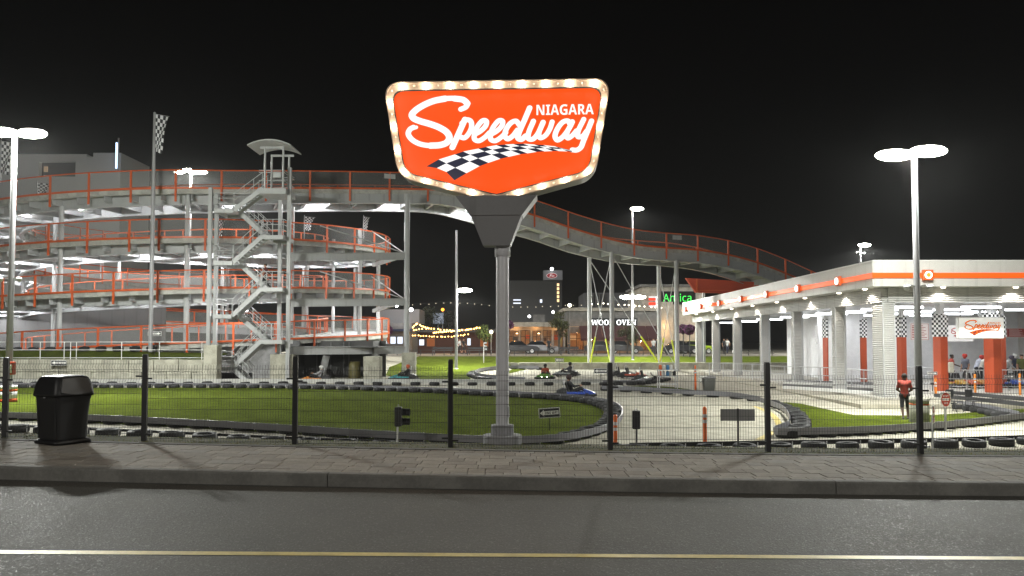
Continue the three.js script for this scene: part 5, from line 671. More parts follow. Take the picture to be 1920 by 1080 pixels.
// ---------------------------------------------------------------- karts
const wheelG = (() => uvMetres(new THREE.LatheGeometry([[0.07, -0.08], [0.12, -0.085], [0.135, -0.05], [0.138, 0], [0.135, 0.05], [0.12, 0.085], [0.07, 0.08]].map(([a, b]) => new THREE.Vector2(a, b)), 16).rotateX(Math.PI / 2)))(), hubG = uvMetres(new THREE.CylinderGeometry(0.075, 0.075, 0.13, 10).rotateX(Math.PI / 2));
function kart(label, p, turn, paint, lit) {   // nose towards +x
  const k = thing('go_kart', label, 'go-kart', p, turn, 'go-karts on the track'); const pm = mat('kart paint', C(...paint), 0.3), b0 = (n, f, m) => one(n, f, m, k);
  const ext = (n, pts, w, y, m) => b0(n, (b) => b.add(new THREE.ExtrudeGeometry(new THREE.Shape(pts.map(([x, q]) => new THREE.Vector2(x, q))), { depth: w, bevelEnabled: true, bevelSize: 0.025, bevelThickness: 0.03, bevelSegments: 2 }).translate(0, y, -w / 2)), m);
  b0('chassis', (b) => b.rbox(0, 0.11, 0, 1.55, 0.06, 0.7, 0.02), M.dark); b0('bumper', (b) => { const r = [[-0.92, -0.55], [-0.98, -0.4], [-0.98, 0.4], [-0.92, 0.55], [0, 0.66], [0.75, 0.62], [0.95, 0.35], [0.98, 0], [0.95, -0.35], [0.75, -0.62], [0, -0.66], [-0.92, -0.55]]; b.tube(r.map(([x, z]) => V(x, 0.15, z)), 0.065, 8, 48); }, M.rubber);
  ext('nose_cone', [[0.42, 0.1], [0.9, 0.1], [0.92, 0.17], [0.72, 0.27], [0.42, 0.36]], 0.62, 0.05, pm); for (const s of [-1, 1]) b0('side_pod', (b) => b.rbox(0.02, 0.22, s * 0.48, 0.85, 0.17, 0.2, 0.05, 0, 2), pm); ext('engine_cover', [[-0.85, 0.1], [-0.4, 0.1], [-0.42, 0.4], [-0.6, 0.42], [-0.85, 0.3]], 0.6, 0.03, M.dark);
  b0('seat', (b) => b.add(placed(new RoundedBoxGeometry(0.1, 0.62, 0.46, 2, 0.04), V(-0.36, 0.46, 0), new THREE.Quaternion().setFromAxisAngle(V(0, 0, 1), 0.3))).rbox(-0.12, 0.2, 0, 0.44, 0.1, 0.44, 0.04), M.plastic); b0('roll_bar', (b) => b.tube([V(-0.5, 0.15, -0.24), V(-0.52, 0.75, -0.2), V(-0.52, 0.95, 0), V(-0.52, 0.75, 0.2), V(-0.5, 0.15, 0.24)], 0.022, 8, 20), M.stake);
  const sw = b0('steering_wheel', (b) => b.add(placed(new THREE.TorusGeometry(0.13, 0.016, 6, 18).rotateY(Math.PI / 2), V(0.24, 0.5, 0), new THREE.Quaternion().setFromAxisAngle(V(0, 0, 1), 0.5))), M.dark); one('steering_column', (b) => b.rod(V(0.24, 0.5, 0), V(0.5, 0.25, 0), 0.016), M.dark, sw);
  for (const [x, z, r] of [[0.55, 0.5, 0.92], [0.55, -0.5, 0.92], [-0.58, 0.52, 1.05], [-0.58, -0.52, 1.05]]) { const w = new THREE.Group(); w.name = 'wheel'; w.position.set(x, 0.138 * r, z); w.scale.setScalar(r); k.add(w); mesh('tyre', wheelG, M.rubber, w); mesh('rim', hubG, M.stake, w); }
  if (lit) for (const z of [-0.18, 0.18]) { b0('headlight', (b) => b.ball(0.95, 0.22, z, 0.035), glow('kart headlight', 0xfffbe8, 14)); }
  return k;
}
function driver(label, k, col, turn) { const m = person(label, k.position.clone().add(V(0, 0.02, 0).add(V(Math.cos(turn) * 0.12, 0, -Math.sin(turn) * 0.12))), turn + Math.PI / 2, 'drive', col, { helmet: true, sleeves: 'long', res: 48 }, 'kart drivers'); return m; }
const gk = (px, py) => { const p = ground(px, py); return V(p.x, groundY(p.x, -p.z) + 0.004, p.z); };
{ let k = kart('blue kart with dark driver rounding the big turf oval', gk(1078, 746), -0.05, [0.03, 0.07, 0.36]); driver('driver in black with dark helmet in the blue kart', k, { shirt: BLK, trousers: BLK, hair: [0.04, 0.02, 0.02] }, -0.05);
  k = kart('amber kart passing the wide pale plinth', gk(594, 717), Math.PI, [0.5, 0.17, 0.02]); driver('driver in grey and white helmet in the amber kart', k, { shirt: [0.3, 0.3, 0.31], trousers: BLK, hair: WHT }, Math.PI);
  k = kart('turquoise kart in front of the square plinth', gk(757, 714), Math.PI, [0.05, 0.3, 0.34]); driver('driver in orange helmet in the turquoise kart', k, { shirt: BLK, trousers: BLK, hair: [0.5, 0.1, 0.04] }, Math.PI);
  k = kart('green kart with lit headlights facing the camera', gk(1022, 712), -Math.PI / 2 - 0.1, [0.12, 0.3, 0.04], true); driver('driver in red jacket in the green kart', k, { shirt: [0.3, 0.05, 0.02], trousers: BLK, hair: BLK }, -Math.PI / 2 - 0.1);
  k = kart('pale kart with blue trim behind the green kart', gk(1062, 706), Math.PI - 0.3, [0.35, 0.37, 0.38]); driver('driver in dark clothes in the pale kart', k, { shirt: [0.05, 0.05, 0.06], trousers: BLK, hair: BLK }, Math.PI - 0.3);
  kart('orange kart parked by the low cream wall', gk(1186, 709), -0.5, [0.5, 0.07, 0.02]); kart('black kart parked nearest the tyre row end', gk(1215, 716), -0.35, [0.02, 0.02, 0.022]); kart('white kart parked behind the black kart', gk(1168, 706), 0.2, [0.5, 0.5, 0.48]);
  for (const [px, c, l] of [[1785, [0.5, 0.3, 0.03], 'yellow kart in the pavilion nearest the left orange column'], [1802, [0.5, 0.08, 0.02], 'orange kart in the pavilion behind the queue railing'], [1823, [0.45, 0.2, 0.03], 'amber kart in the pavilion behind the amber post'], [1840, [0.5, 0.1, 0.06], 'pink-red kart in the pavilion left of the right column'], [1888, [0.04, 0.1, 0.4], 'blue kart in the pavilion right of the column'], [1904, [0.45, 0.46, 0.48], 'silver kart in the pavilion at the right edge']]) { const Z = 43.2; kart(l, V((px - 960) / F * Z, PAV.floor + 0.003, -Z), -Math.PI / 2 + 0.3, c); } }
// ---------------------------------------------------------------- restaurants and blocks beyond the lawn
const bx = (px, Z) => (px - 960) / F * Z, byy = (py, Z) => at(960, py, Z).y;
structure(mesh('walkway', sheetGrid(-120, 140, 84, 104, 60, 10, groundY, 0.03), mat('walkway paving', C(0.2, 0.18, 0.15), 0.85, { map: T.concrete })));
function block(b, px0, px1, pyTop, pyBot, Z, depth) { const x0 = bx(px0, Z), x1 = bx(px1, Z), y1 = byy(pyTop, Z), y0 = pyBot === null ? 0.1 : byy(pyBot, Z); b.box((x0 + x1) / 2, (y0 + y1) / 2, -Z - depth / 2, x1 - x0, y1 - y0, depth); }
const wallGrey = mat('render grey', C(0.16, 0.155, 0.15), 0.8, { map: T.concrete }), wallDark = mat('charcoal render', C(0.08, 0.08, 0.083), 0.8), cream = mat('cream render', C(0.35, 0.32, 0.27), 0.8, { map: T.concrete }), warm = glow('warm lit interior', 0xffb060, 0.5), warmHi = glow('warm window light', 0xffd9a0, 1.6), coolWin = glow('cool lit window', 0xeaf2ff, 1.4), frameM = mat('bronze frame', C(0.03, 0.025, 0.02), 0.4);
function windows(parent, list, Z, m, fr = frameM) { for (const [a, b2, c, d] of list) { const w = one('window', (b) => block(b, a, b2, c, d, Z - 0.08, 0.06), m, parent); one('window_frame', (b) => { const x0 = bx(a, Z), x1 = bx(b2, Z), y1 = byy(c, Z), y0 = byy(d, Z), z = -Z + 0.12; b.box((x0 + x1) / 2, y1, z, x1 - x0 + 0.1, 0.07, 0.08).box((x0 + x1) / 2, y0, z, x1 - x0 + 0.1, 0.07, 0.08).box(x0, (y0 + y1) / 2, z, 0.07, y1 - y0, 0.08).box(x1, (y0 + y1) / 2, z, 0.07, y1 - y0, 0.08); }, fr, w); } }
function room(parent, px0, px1, pyTop, Z, depth, wins, wallM, lampCol, cd) {   // a glazed front: piers, header, sill, panes and a lit room with tables behind it
  const x0 = bx(px0, Z), x1 = bx(px1, Z), top = byy(pyTop, Z), fl = groundY(0, Z) + 0.05, inside = mat('room wall paint', C(0.42, 0.30, 0.2), 0.8, { map: T.concrete }), wood = mat('dark wood', C(0.07, 0.04, 0.025), 0.6);
  one('room_shell', (b) => b.box((x0 + x1) / 2, (fl + top) / 2, -Z - depth, x1 - x0, top - fl, 0.1).box(x0, (fl + top) / 2, -Z - depth / 2, 0.1, top - fl, depth).box(x1, (fl + top) / 2, -Z - depth / 2, 0.1, top - fl, depth).box((x0 + x1) / 2, fl - 0.03, -Z - depth / 2, x1 - x0, 0.06, depth).box((x0 + x1) / 2, top, -Z - depth / 2, x1 - x0, 0.08, depth), inside, parent);
  let last = x0; const edges = wins.flatMap(([a, c]) => [bx(a, Z), bx(c, Z)]); for (let i = 0; i <= edges.length; i += 2) { const e = i < edges.length ? edges[i] : x1; one('pier', (b) => b.box((last + e) / 2, (fl + top) / 2, -Z - 0.1, Math.max(0.05, e - last), top - fl - 0.02, 0.24), wallM, parent); last = edges[i + 1]; }
  for (const [a, c, pt] of wins) { const l = bx(a, Z), r = bx(c, Z), t = byy(pt, Z); one('header', (b) => b.box((l + r) / 2, (t + top) / 2, -Z - 0.1, r - l, top - t - 0.03, 0.2), wallM, parent); const w = one('window', (b) => b.box((l + r) / 2, (fl + 0.3 + t) / 2, -Z - 0.1, r - l - 0.1, t - fl - 0.34, 0.012), M.glass, parent); one('window_frame', (b) => { for (const x of [l + 0.04, (l + r) / 2, r - 0.04]) b.box(x, (fl + 0.3 + t) / 2, -Z - 0.1, 0.07, t - fl - 0.3, 0.09); for (const y of [fl + 0.3, lerp(fl, t, 0.72), t - 0.03]) b.box((l + r) / 2, y, -Z - 0.1, r - l, 0.06, 0.085); }, frameM, w); one('sill_wall', (b) => b.box((l + r) / 2, fl + 0.13, -Z - 0.1, r - l, 0.27, 0.22), wallM, parent); }
  for (let x = x0 + 1; x < x1 - 0.6; x += 1.7) { const z = -Z - rr(0.9, depth - 0.6); one('dining_table', (b) => b.box(x, fl + 0.72, z, 0.8, 0.05, 0.8).rod(V(x, fl, z), V(x, fl + 0.7, z), 0.05), wood, parent); one('dining_seat', (b) => b.box(x + 0.6, fl + 0.45, z, 0.4, 0.05, 0.4).box(x + 0.78, fl + 0.72, z, 0.05, 0.5, 0.4).box(x + 0.6, fl + 0.22, z, 0.08, 0.44, 0.08), wood, parent); one('wall_picture', (b) => b.box(x + rr(-0.3, 0.3), fl + rr(1.5, 2), -Z - depth + 0.08, rr(0.5, 1), rr(0.4, 0.7), 0.03), [M.orange, M.dark, wood, M.white][rnd() * 4 | 0], parent); }
  for (let x = x0 + 1.3; x < x1 - 0.5; x += 2.6) { const z = -Z - depth * 0.45; one('pendant_lamp', (b) => b.lathe([[0.02, 0.12], [0.16, 0], [0.14, -0.02], [0.001, -0.02]], [x, top - 0.75, z], 12), glow('pendant lamp', 0xffd8a0, 6), parent); point(parent, V(x, top - 0.85, z), cd, lampCol, 6); }
}
{ // awning restaurant
  const Z = 96, R = thing('awning_restaurant', 'low restaurant with dark red awning under white roof lettering', 'building', [0, 0, 0]); one('wall', (b) => { block(b, 1062, 1232, 580, 612, Z, 9); block(b, 1062, 1232, 612, null, Z + 5, 4); }, wallGrey, R); room(R, 1064, 1230, 612.5, Z, 4.6, [[1068, 1094, 624], [1100, 1118, 624], [1122, 1140, 624], [1146, 1172, 624], [1176, 1194, 624], [1200, 1226, 624]], wallGrey, 0xffb870, 7); one('parapet', (b) => block(b, 1056, 1240, 577, 583, Z - 0.25, 9.4), cream, R);
  const aw = mat('dark red awning cloth', C(0.045, 0.012, 0.014), 0.85); for (let i = 0; i < 7; i++) { const x0 = bx(1086 + i * 20.7, Z - 0.4), x1 = bx(1086 + (i + 1) * 20.7, Z - 0.4), yt = byy(611, Z - 0.4), yb = byy(634, Z - 2.6); one('awning_panel', (b) => { const P = [V(x0, yt, -Z + 0.4), V(x1 - 0.04, yt, -Z + 0.4), V(x1 - 0.04, yb, -Z + 2.6), V(x0, yb, -Z + 2.6)], Q = P.map((p) => p.clone().setY(p.y - 0.06)); b.quad(...P).quad(...Q); b.quad(P[3], P[2], V(x1 - 0.04, yb - 0.3, -Z + 2.6), V(x0, yb - 0.3, -Z + 2.6)); }, aw, R); }
  const lt = canvasTex(1024, 160, (c) => { c.fillStyle = '#000'; c.fillRect(0, 0, 1024, 160); c.fillStyle = '#fff'; c.font = 'bold 150px serif'; c.textBaseline = 'middle'; c.textAlign = 'center'; c.fillText('WOOD OVEN', 512, 86, 1000); });
  const m = new THREE.MeshStandardMaterial({ color: 0x0a0a0a, emissive: 0xffffff, emissiveMap: lt, emissiveIntensity: 2.6, roughness: 0.8 }); m.name = 'lit sign lettering'; const f = mesh('lit_sign_lettering', face(bx(1194, Z) - bx(1106, Z), byy(597, Z) - byy(611.5, Z)), m, R); f.position.set((bx(1194, Z) + bx(1106, Z)) / 2, (byy(597, Z) + byy(611.5, Z)) / 2, -Z + 0.32); one('sign_board', (b) => block(b, 1104, 1196, 596, 612, Z - 0.25, 0.2), wallDark, R);
  for (const [px, py] of [[1112, 636], [1160, 636], [1205, 638]]) point(R, V(bx(px, Z), byy(py, Z) - 0.1, -Z + 1.2), 14, 0xffb870, 4);
}
{ const Z = 100, R = thing('tall_restaurant', 'tall grey restaurant block with green lit lettering and wall lights', 'building', [0, 0, 0]); one('wall', (b) => block(b, 1204, 1322, 537, null, Z, 12), cream, R); one('tower_wall', (b) => block(b, 1234, 1262, 566, null, Z - 1.4, 1.3), cream, R); one('parapet', (b) => block(b, 1200, 1326, 533, 538, Z - 0.3, 12.6), wallGrey, R);
  const lt = canvasTex(640, 220, (c) => { c.fillStyle = '#000'; c.fillRect(0, 0, 640, 220); c.fillStyle = '#46f25c'; c.font = '190px sans-serif'; c.textBaseline = 'middle'; c.textAlign = 'center'; c.fillText('Antica', 320, 112, 620); }), m = new THREE.MeshStandardMaterial({ color: 0x0a0a0a, emissive: 0xffffff, emissiveMap: lt, emissiveIntensity: 1.6 }); m.name = 'green lit lettering';
  const q = mesh('lit_sign_lettering', face(bx(1303, Z) - bx(1237, Z), byy(547, Z) - byy(570, Z)), m, R); q.position.set(bx(1270, Z), byy(558.5, Z), -Z + 0.32); one('sign_board', (b) => block(b, 1235, 1305, 546, 571, Z - 0.22, 0.2), wallDark, R);
  const em = glow('orange emblem light', 0xff3a10, 1.4), ew = glow('white emblem light', 0xffffff, 1.2); for (const [a, b2, c, d, mm] of [[1217, 1231, 556, 558, ew], [1217, 1230, 559, 563, em], [1230, 1232, 556, 573, ew], [1217, 1230, 567, 572, em], [1217, 1231, 573, 575, ew]]) one('lit_emblem_bar', (b) => block(b, a, b2, c, d, Z - 0.3, 0.12), mm, R);
  windows(R, [[1266, 1282, 640, 664], [1286, 1300, 640, 664], [1306, 1320, 640, 664]], Z, warm); for (const [px, py] of [[1241, 619], [1300, 628]]) { one('wall_light', (b) => b.lathe([[0.001, 0], [0.12, 0], [0.09, 0.4], [0.001, 0.4]], [bx(px, Z), byy(py, Z), -Z + 1.75], 10), warmHi, R); point(R, V(bx(px, Z), byy(py, Z) + 0.6, -Z + 2.1), 6, 0xffc98a, 3); point(R, V(bx(px, Z), byy(py, Z) - 0.4, -Z + 2.1), 5, 0xffc98a, 3); }
}
{ const Z = 94, R = thing('corner_cafe', 'low cafe with flat roof and warm lit windows behind the sign pole', 'building', [0, 0, 0]); one('wall', (b) => block(b, 948, 1060, 612, null, Z + 4.6, 4), wallGrey, R); room(R, 949, 1059, 613.5, Z, 4.4, [[952, 972, 619], [976, 994, 619], [998, 1014, 619], [1018, 1034, 619], [1038, 1056, 619]], wallGrey, 0xffc890, 7); one('flat_roof', (b) => block(b, 944, 1060, 604, 613, Z - 1.2, 9.4), cream, R); one('roof_plant', (b) => block(b, 1000, 1022, 590, 604, Z + 2, 2), wallGrey, R); for (const px of [966, 1004, 1044]) point(R, V(bx(px, Z), byy(616, Z), -Z + 0.7), 8, 0xffb870, 4); for (const [px, py] of [[992, 594], [1036, 586]]) { one('roof_lamp', (b) => b.ball(bx(px, Z), byy(py, Z), -Z + 1.4, 0.16), glow('roof lamp', 0xffffff, 10), R); } }
{ const Z = 150, R = thing('dark_tower', 'dark tower block with grey rooftop sign box and few lit windows', 'building', [0, 0, 0]); one('wall', (b) => block(b, 948, 1054, 526, null, Z, 16), wallDark, R); windows(R, [[962, 977, 561, 564], [962, 977, 567, 570], [1012, 1017, 561, 568]], Z, coolWin); for (let i = 0; i < 5; i++) windows(R, [[1044, 1049, 531 + i * 7.4, 537 + i * 7.4]], Z, warmHi);
  const lt = canvasTex(256, 128, (c) => { c.fillStyle = '#6f6f72'; c.fillRect(0, 0, 256, 128); c.fillStyle = '#a02a34'; c.beginPath(); c.ellipse(112, 70, 70, 36, 0, 0, 7); c.fill(); c.strokeStyle = '#ece3e3'; c.lineWidth = 6; c.stroke(); c.lineWidth = 8; c.beginPath(); c.moveTo(84, 92); c.lineTo(98, 50); c.lineTo(122, 48); c.moveTo(90, 70); c.lineTo(112, 68); c.moveTo(112, 88); c.quadraticCurveTo(122, 56, 128, 84); c.quadraticCurveTo(140, 56, 146, 82); c.stroke(); }); const box = one('sign_box', (b) => block(b, 1019, 1055, 507, 525, Z - 1, 3), mat('sign box grey', C(0.3, 0.3, 0.31), 0.6), R); const m = printed('oval sign print', lt); m.emissive = new THREE.Color(0xffffff); m.emissiveMap = lt; m.emissiveIntensity = 0.35; const f = mesh('sign_print', face(bx(1055, Z) - bx(1019, Z) - 0.1, byy(507, Z) - byy(525, Z) - 0.1), m, box); f.position.set(bx(1037, Z - 1), byy(516, Z - 1), -Z + 1.06); one('sign_lamp', (b) => b.ball(bx(1034, Z), byy(506, Z), -Z + 1.8, 0.3), glow('sign lamp', 0xffffff, 8), R); }
{ const Z = 135, R = thing('striped_block', 'distant grey block with vertical fins behind the awning restaurant', 'building', [0, 0, 0]); one('wall', (b) => block(b, 1096, 1200, 549, null, Z, 12), mat('fin block', C(0.14, 0.14, 0.15), 0.8), R); for (let i = 0; i < 6; i++) one('fin', (b) => block(b, 1098 + i * 6.2, 1100.6 + i * 6.2, 551, 600, Z - 0.5, 0.5), wallGrey, R); }
{ const Z = 92, R = thing('white_kiosk', 'low kiosk with bright white shop windows left of the tall column', 'building', [0, 0, 0]); one('wall', (b) => block(b, 690, 772, 606, null, Z, 8), wallGrey, R); one('upper_wall', (b) => block(b, 712, 786, 580, 606, Z + 4, 6), mat('kiosk grey', C(0.2, 0.2, 0.21), 0.7), R); windows(R, [[719, 730, 631, 645], [732, 743, 631, 645], [745, 756, 631, 645]], Z, coolWin); one('blue_canopy', (b) => block(b, 700, 772, 617, 621, Z - 1.6, 1.7), mat('navy canopy', C(0.02, 0.03, 0.09), 0.6), R); for (const [px, py] of [[745, 573], [772, 581]]) { one('roof_lamp', (b) => b.ball(bx(px, Z), byy(py, Z), -Z + 0.6, 0.22), glow('kiosk lamp', 0xffffff, 12), R); point(R, V(bx(px, Z), byy(py, Z) - 0.2, -Z + 0.8), 18, 0xffffff, 5); } }
{ const Z = 98, R = thing('beer_garden_hall', 'low dark red hall behind the yellow string lights', 'building', [0, 0, 0]); one('wall', (b) => block(b, 776, 946, 622, null, Z, 8), mat('red brown boarding', C(0.06, 0.022, 0.015), 0.8), R); one('roof', (b) => block(b, 772, 950, 617, 623, Z - 1, 10), wallDark, R); windows(R, [[786, 796, 636, 648], [876, 883, 634, 648]], Z, coolWin); windows(R, [[800, 816, 634, 650], [900, 916, 632, 650]], Z, glow('dim amber window', 0xff8a3a, 0.25)); }
{ const Z = 105, p = at(822, 597, Z), R = thing('video_screen', 'square grey lit video screen above the string lights', 'screen', [p.x, p.y, p.z]); one('screen_case', (b) => b.box(0, 0, -0.2, 1.5, 1.5, 0.3), wallDark, R); const t = canvasTex(64, 64, (c) => { for (let i = 0; i < 64; i++) for (let j = 0; j < 64; j++) { const v = 90 + 120 * nA[(i * 3 % 512) + (j * 3) * 512]; c.fillStyle = `rgb(${v},${v + 8},${v + 22})`; c.fillRect(i, j, 1, 1); } }), m = new THREE.MeshStandardMaterial({ color: 0x050505, emissive: 0xffffff, emissiveMap: t, emissiveIntensity: 0.8 }); m.name = 'video screen'; mesh('screen_glow', face(1.4, 1.4), m, R); one('mast', (b) => b.rod(V(0, -0.7, -0.2), V(0, -4.6, -0.2), 0.12), wallDark, R); }
{ // white building far left with a vertical light strip
  const Z = 150, R = thing('white_hotel', 'pale flat-roofed block rising behind the ramp at left', 'building', [0, 0, 0]), wm = mat('pale render', C(0.42, 0.42, 0.42), 0.8); one('wall', (b) => { block(b, -60, 135, 289, 303, Z, 14); block(b, -60, 66, 303, 331, Z, 14); block(b, -60, 135, 331, null, Z, 14); block(b, 135, 220, 300, null, Z - 0.5, 12); }, wm, R); one('stepped_parapet', (b) => { block(b, 135, 156, 289, 300.1, Z - 0.4, 12); block(b, 156, 168, 294, 300.1, Z - 0.4, 12); block(b, 168, 220, 286.5, 300.1, Z - 0.4, 12); }, wm, R); one('recessed_window', (b) => block(b, 66, 135, 303, 331, Z + 1, 0.3), wallDark, R); one('lit_window', (b) => block(b, 75, 82, 312, 322, Z + 0.6, 0.2), glow('dim window', 0xffd9b0, 0.25), R);
  const s = thing('light_mast', 'thin vertical blue-white light strip beside the pale block', 'light', [bx(227, Z), byy(330, Z), -Z + 3]); one('light_tube', (b) => b.rbox(0, 1 + 2.2, 0, 0.32, byy(272, Z) - byy(320, Z), 0.3, 0.1), glow('blue white light strip', 0xb9d4ff, 3), s); one('mast', (b) => b.box(0.3, 3.2, -0.1, 0.2, 6.6, 0.2), M.steel, s);
  spot(R, V(bx(60, Z), 10, -Z + 26), V(bx(90, Z), 36, -Z), 380, 1.0, 0xffffff, 10); }
// ---------------------------------------------------------------- string lights, small lamps
const bulbLit = glow('string bulb', 0xffc46a, 9), bulbCool = glow('festoon bulb', 0xfff3d8, 7);
function stringLight(label, pts, n, m, r, Z) { const P = pts.map(([px, py]) => at(px, py, Z)), c = new THREE.CatmullRomCurve3(P), s = thing('string_light', label, 'string light', [0, 0, 0], 0, 'string lights by the restaurants'); one('cable', (b) => b.add(new THREE.TubeGeometry(c, 30, 0.012, 4, false)), M.dark, s); const g = new THREE.SphereGeometry(r, 8, 6); c.getSpacedPoints(n).forEach((p) => { const b = mesh('light_bulb', g, m, s); b.position.set(p.x + rr(-0.1, 0.1), p.y - 0.07 + rr(-0.06, 0.02), p.z); }); return s; }
stringLight('uppermost yellow bulb string from the tall column', [[774, 612], [782, 606], [792, 610], [802, 613]], 8, bulbLit, 0.085, 90); stringLight('second yellow bulb string hanging over the red hall', [[776, 618], [800, 614], [830, 617], [860, 619]], 15, bulbLit, 0.08, 90.4); stringLight('dense yellow bulb string rising to the right', [[812, 622], [840, 620], [870, 617], [898, 613]], 26, bulbLit, 0.085, 91); stringLight('lowest long yellow bulb string', [[773, 627], [800, 629], [840, 630], [878, 626]], 20, bulbLit, 0.07, 91.4);
stringLight('festoon of pale bulbs above the awning restaurant', [[1110, 568.5], [1140, 568], [1180, 571], [1240, 576]], 13, bulbCool, 0.075, 88); stringLight('faint festoon of small bulbs before the dark tower', [[775, 570], [860, 567], [960, 574], [1090, 571]], 22, glow('faint festoon bulb', 0xfff0d0, 2), 0.045, 100);
for (const [px, py] of [[800, 618], [845, 622], [880, 622]]) { const s = scene.getObjectByName('string_light_001'); point(s, at(px, py, 89.6), 12, 0xffb45a, 6); }
function postLamp(label, px, py, Z, m, cd, col) { const t = at(px, py, Z), gy = groundY(t.x, Z), l = thing('post_lamp', label, 'lamp post', [t.x, gy, t.z], 0, 'small post lamps'); one('post', (b) => b.rod(V(0, 0, 0), V(0, t.y - gy, 0), 0.06, 0.05), M.grey, l); one('lamp_globe', (b) => b.ball(0, t.y - gy + 0.1, 0, 0.22), m, l); if (cd) point(l, V(0, t.y - gy + 0.1, 0), cd, col, 10); }
postLamp('globe post lamp in front of the tower block', 1068, 574, 96, glow('lamp globe', 0xfdf6d8, 8), 60, 0xfff0d0); postLamp('small globe lamp left of the sign pole', 921, 624, 92, glow('small lamp globe', 0xfff2d0, 4), 20, 0xfff0d0); postLamp('orange globe lamp above the video screen', 830, 582, 108, glow('orange lamp globe', 0xff9a30, 4), 20, 0xffa040);
// hanging flower baskets, seen as dark purple balls
function basket(label, px, py, Z, r) { const p = at(px, py, Z), g = thing('flower_basket', label, 'flower basket', [p.x, groundY(p.x, Z), p.z], 0, 'flower baskets on poles'), H = p.y - g.position.y, b = []; for (let i = 0; i < 420; i++) { const u = rr(-1, 1), a = rr(0, 6.283), q = Math.sqrt(1 - u * u), s = r * rr(0.75, 1.06); b.push(placed(new THREE.PlaneGeometry(0.14, 0.1), V(Math.cos(a) * q * s, H + u * s * 0.85, Math.sin(a) * q * s), new THREE.Quaternion().setFromEuler(new THREE.Euler(rr(0, 6), rr(0, 6), rr(0, 6))))); } mesh('blossoms', mergeGeometries(b), mat('purple blossom', C(0.11, 0.03, 0.09), 0.9, { side: THREE.DoubleSide }), g); one('basket', (m) => m.ball(0, H, 0, r * 0.72, 0.85), M.dark, g); one('pole', (m) => m.rod(V(0, 0, 0), V(0, H, 0), 0.05), M.dark, g); }
basket('purple flower basket left of the tall column', 726, 619, 86, 0.6); basket('purple flower basket right of the sign pole', 954, 609, 86, 0.55); basket('left one of two purple flower baskets by the pavilion', 1281, 617, 84, 0.62); basket('right one of two purple flower baskets by the pavilion', 1293, 618, 83, 0.62);
// ---------------------------------------------------------------- trees on the far walkway
function tree(label, px, pyTop, Z, w, trunkH, n, tone) {
  const x = bx(px, Z), gy = groundY(x, Z), H = byy(pyTop, Z) - gy, t = thing('tree', label, 'tree', [x, gy, -Z], 0, 'trees on the far walkway'); const b = new MB(); b.rod(V(0, 0, 0), V(0.05, trunkH, 0), 0.09, 0.06, 8); const tips = []; for (let i = 0; i < 9; i++) { const a = rr(0, 6.28), q = rr(0.3, 0.8) * w, tip = V(Math.cos(a) * q, rr(trunkH + 0.3, H - 0.3), Math.sin(a) * q); b.rod(V(0.05, trunkH * rr(0.75, 1), 0), tip, 0.045, 0.015, 5); tips.push(tip); } b.rod(V(0.05, trunkH, 0), V(0, H, 0), 0.055, 0.01, 5); tips.push(V(0, H - 0.2, 0)); b.build('trunk', mat('bark', C(0.05, 0.04, 0.03), 0.9), t);
  const lf = []; for (let i = 0; i < n; i++) { const c = tips[rnd() * tips.length | 0], s = 0.42 * w; const p = V(c.x + rr(-s, s), c.y + rr(-s, s) * 0.8, c.z + rr(-s, s)); if (Math.hypot(p.x, p.z) > w * 1.05) continue; lf.push(placed(new THREE.PlaneGeometry(0.16, 0.09), p, new THREE.Quaternion().setFromEuler(new THREE.Euler(rr(0, 6), rr(0, 6), rr(0, 6))))); } mesh('crown', mergeGeometries(lf), mat('leaves', C(...tone), 0.9, { side: THREE.DoubleSide }), t);
}
tree('small leafy tree in front of the low cafe', 1048, 588, 90, 1.3, 1.8, 1500, [0.06, 0.065, 0.02]); tree('dark tree in front of the awning restaurant', 1176, 613, 91, 1.2, 1.2, 1200, [0.045, 0.05, 0.02]); tree('thin dark tree above the yellow string lights', 806, 580, 103, 1.7, 2, 1200, [0.03, 0.035, 0.015]); tree('bushy green shrub-like tree left of the sign pole', 908, 612, 94, 1.1, 1.2, 1100, [0.07, 0.11, 0.025]); tree('dark bare tree beside the lamp pole', 842, 585, 104, 1.3, 2, 700, [0.025, 0.025, 0.015]);
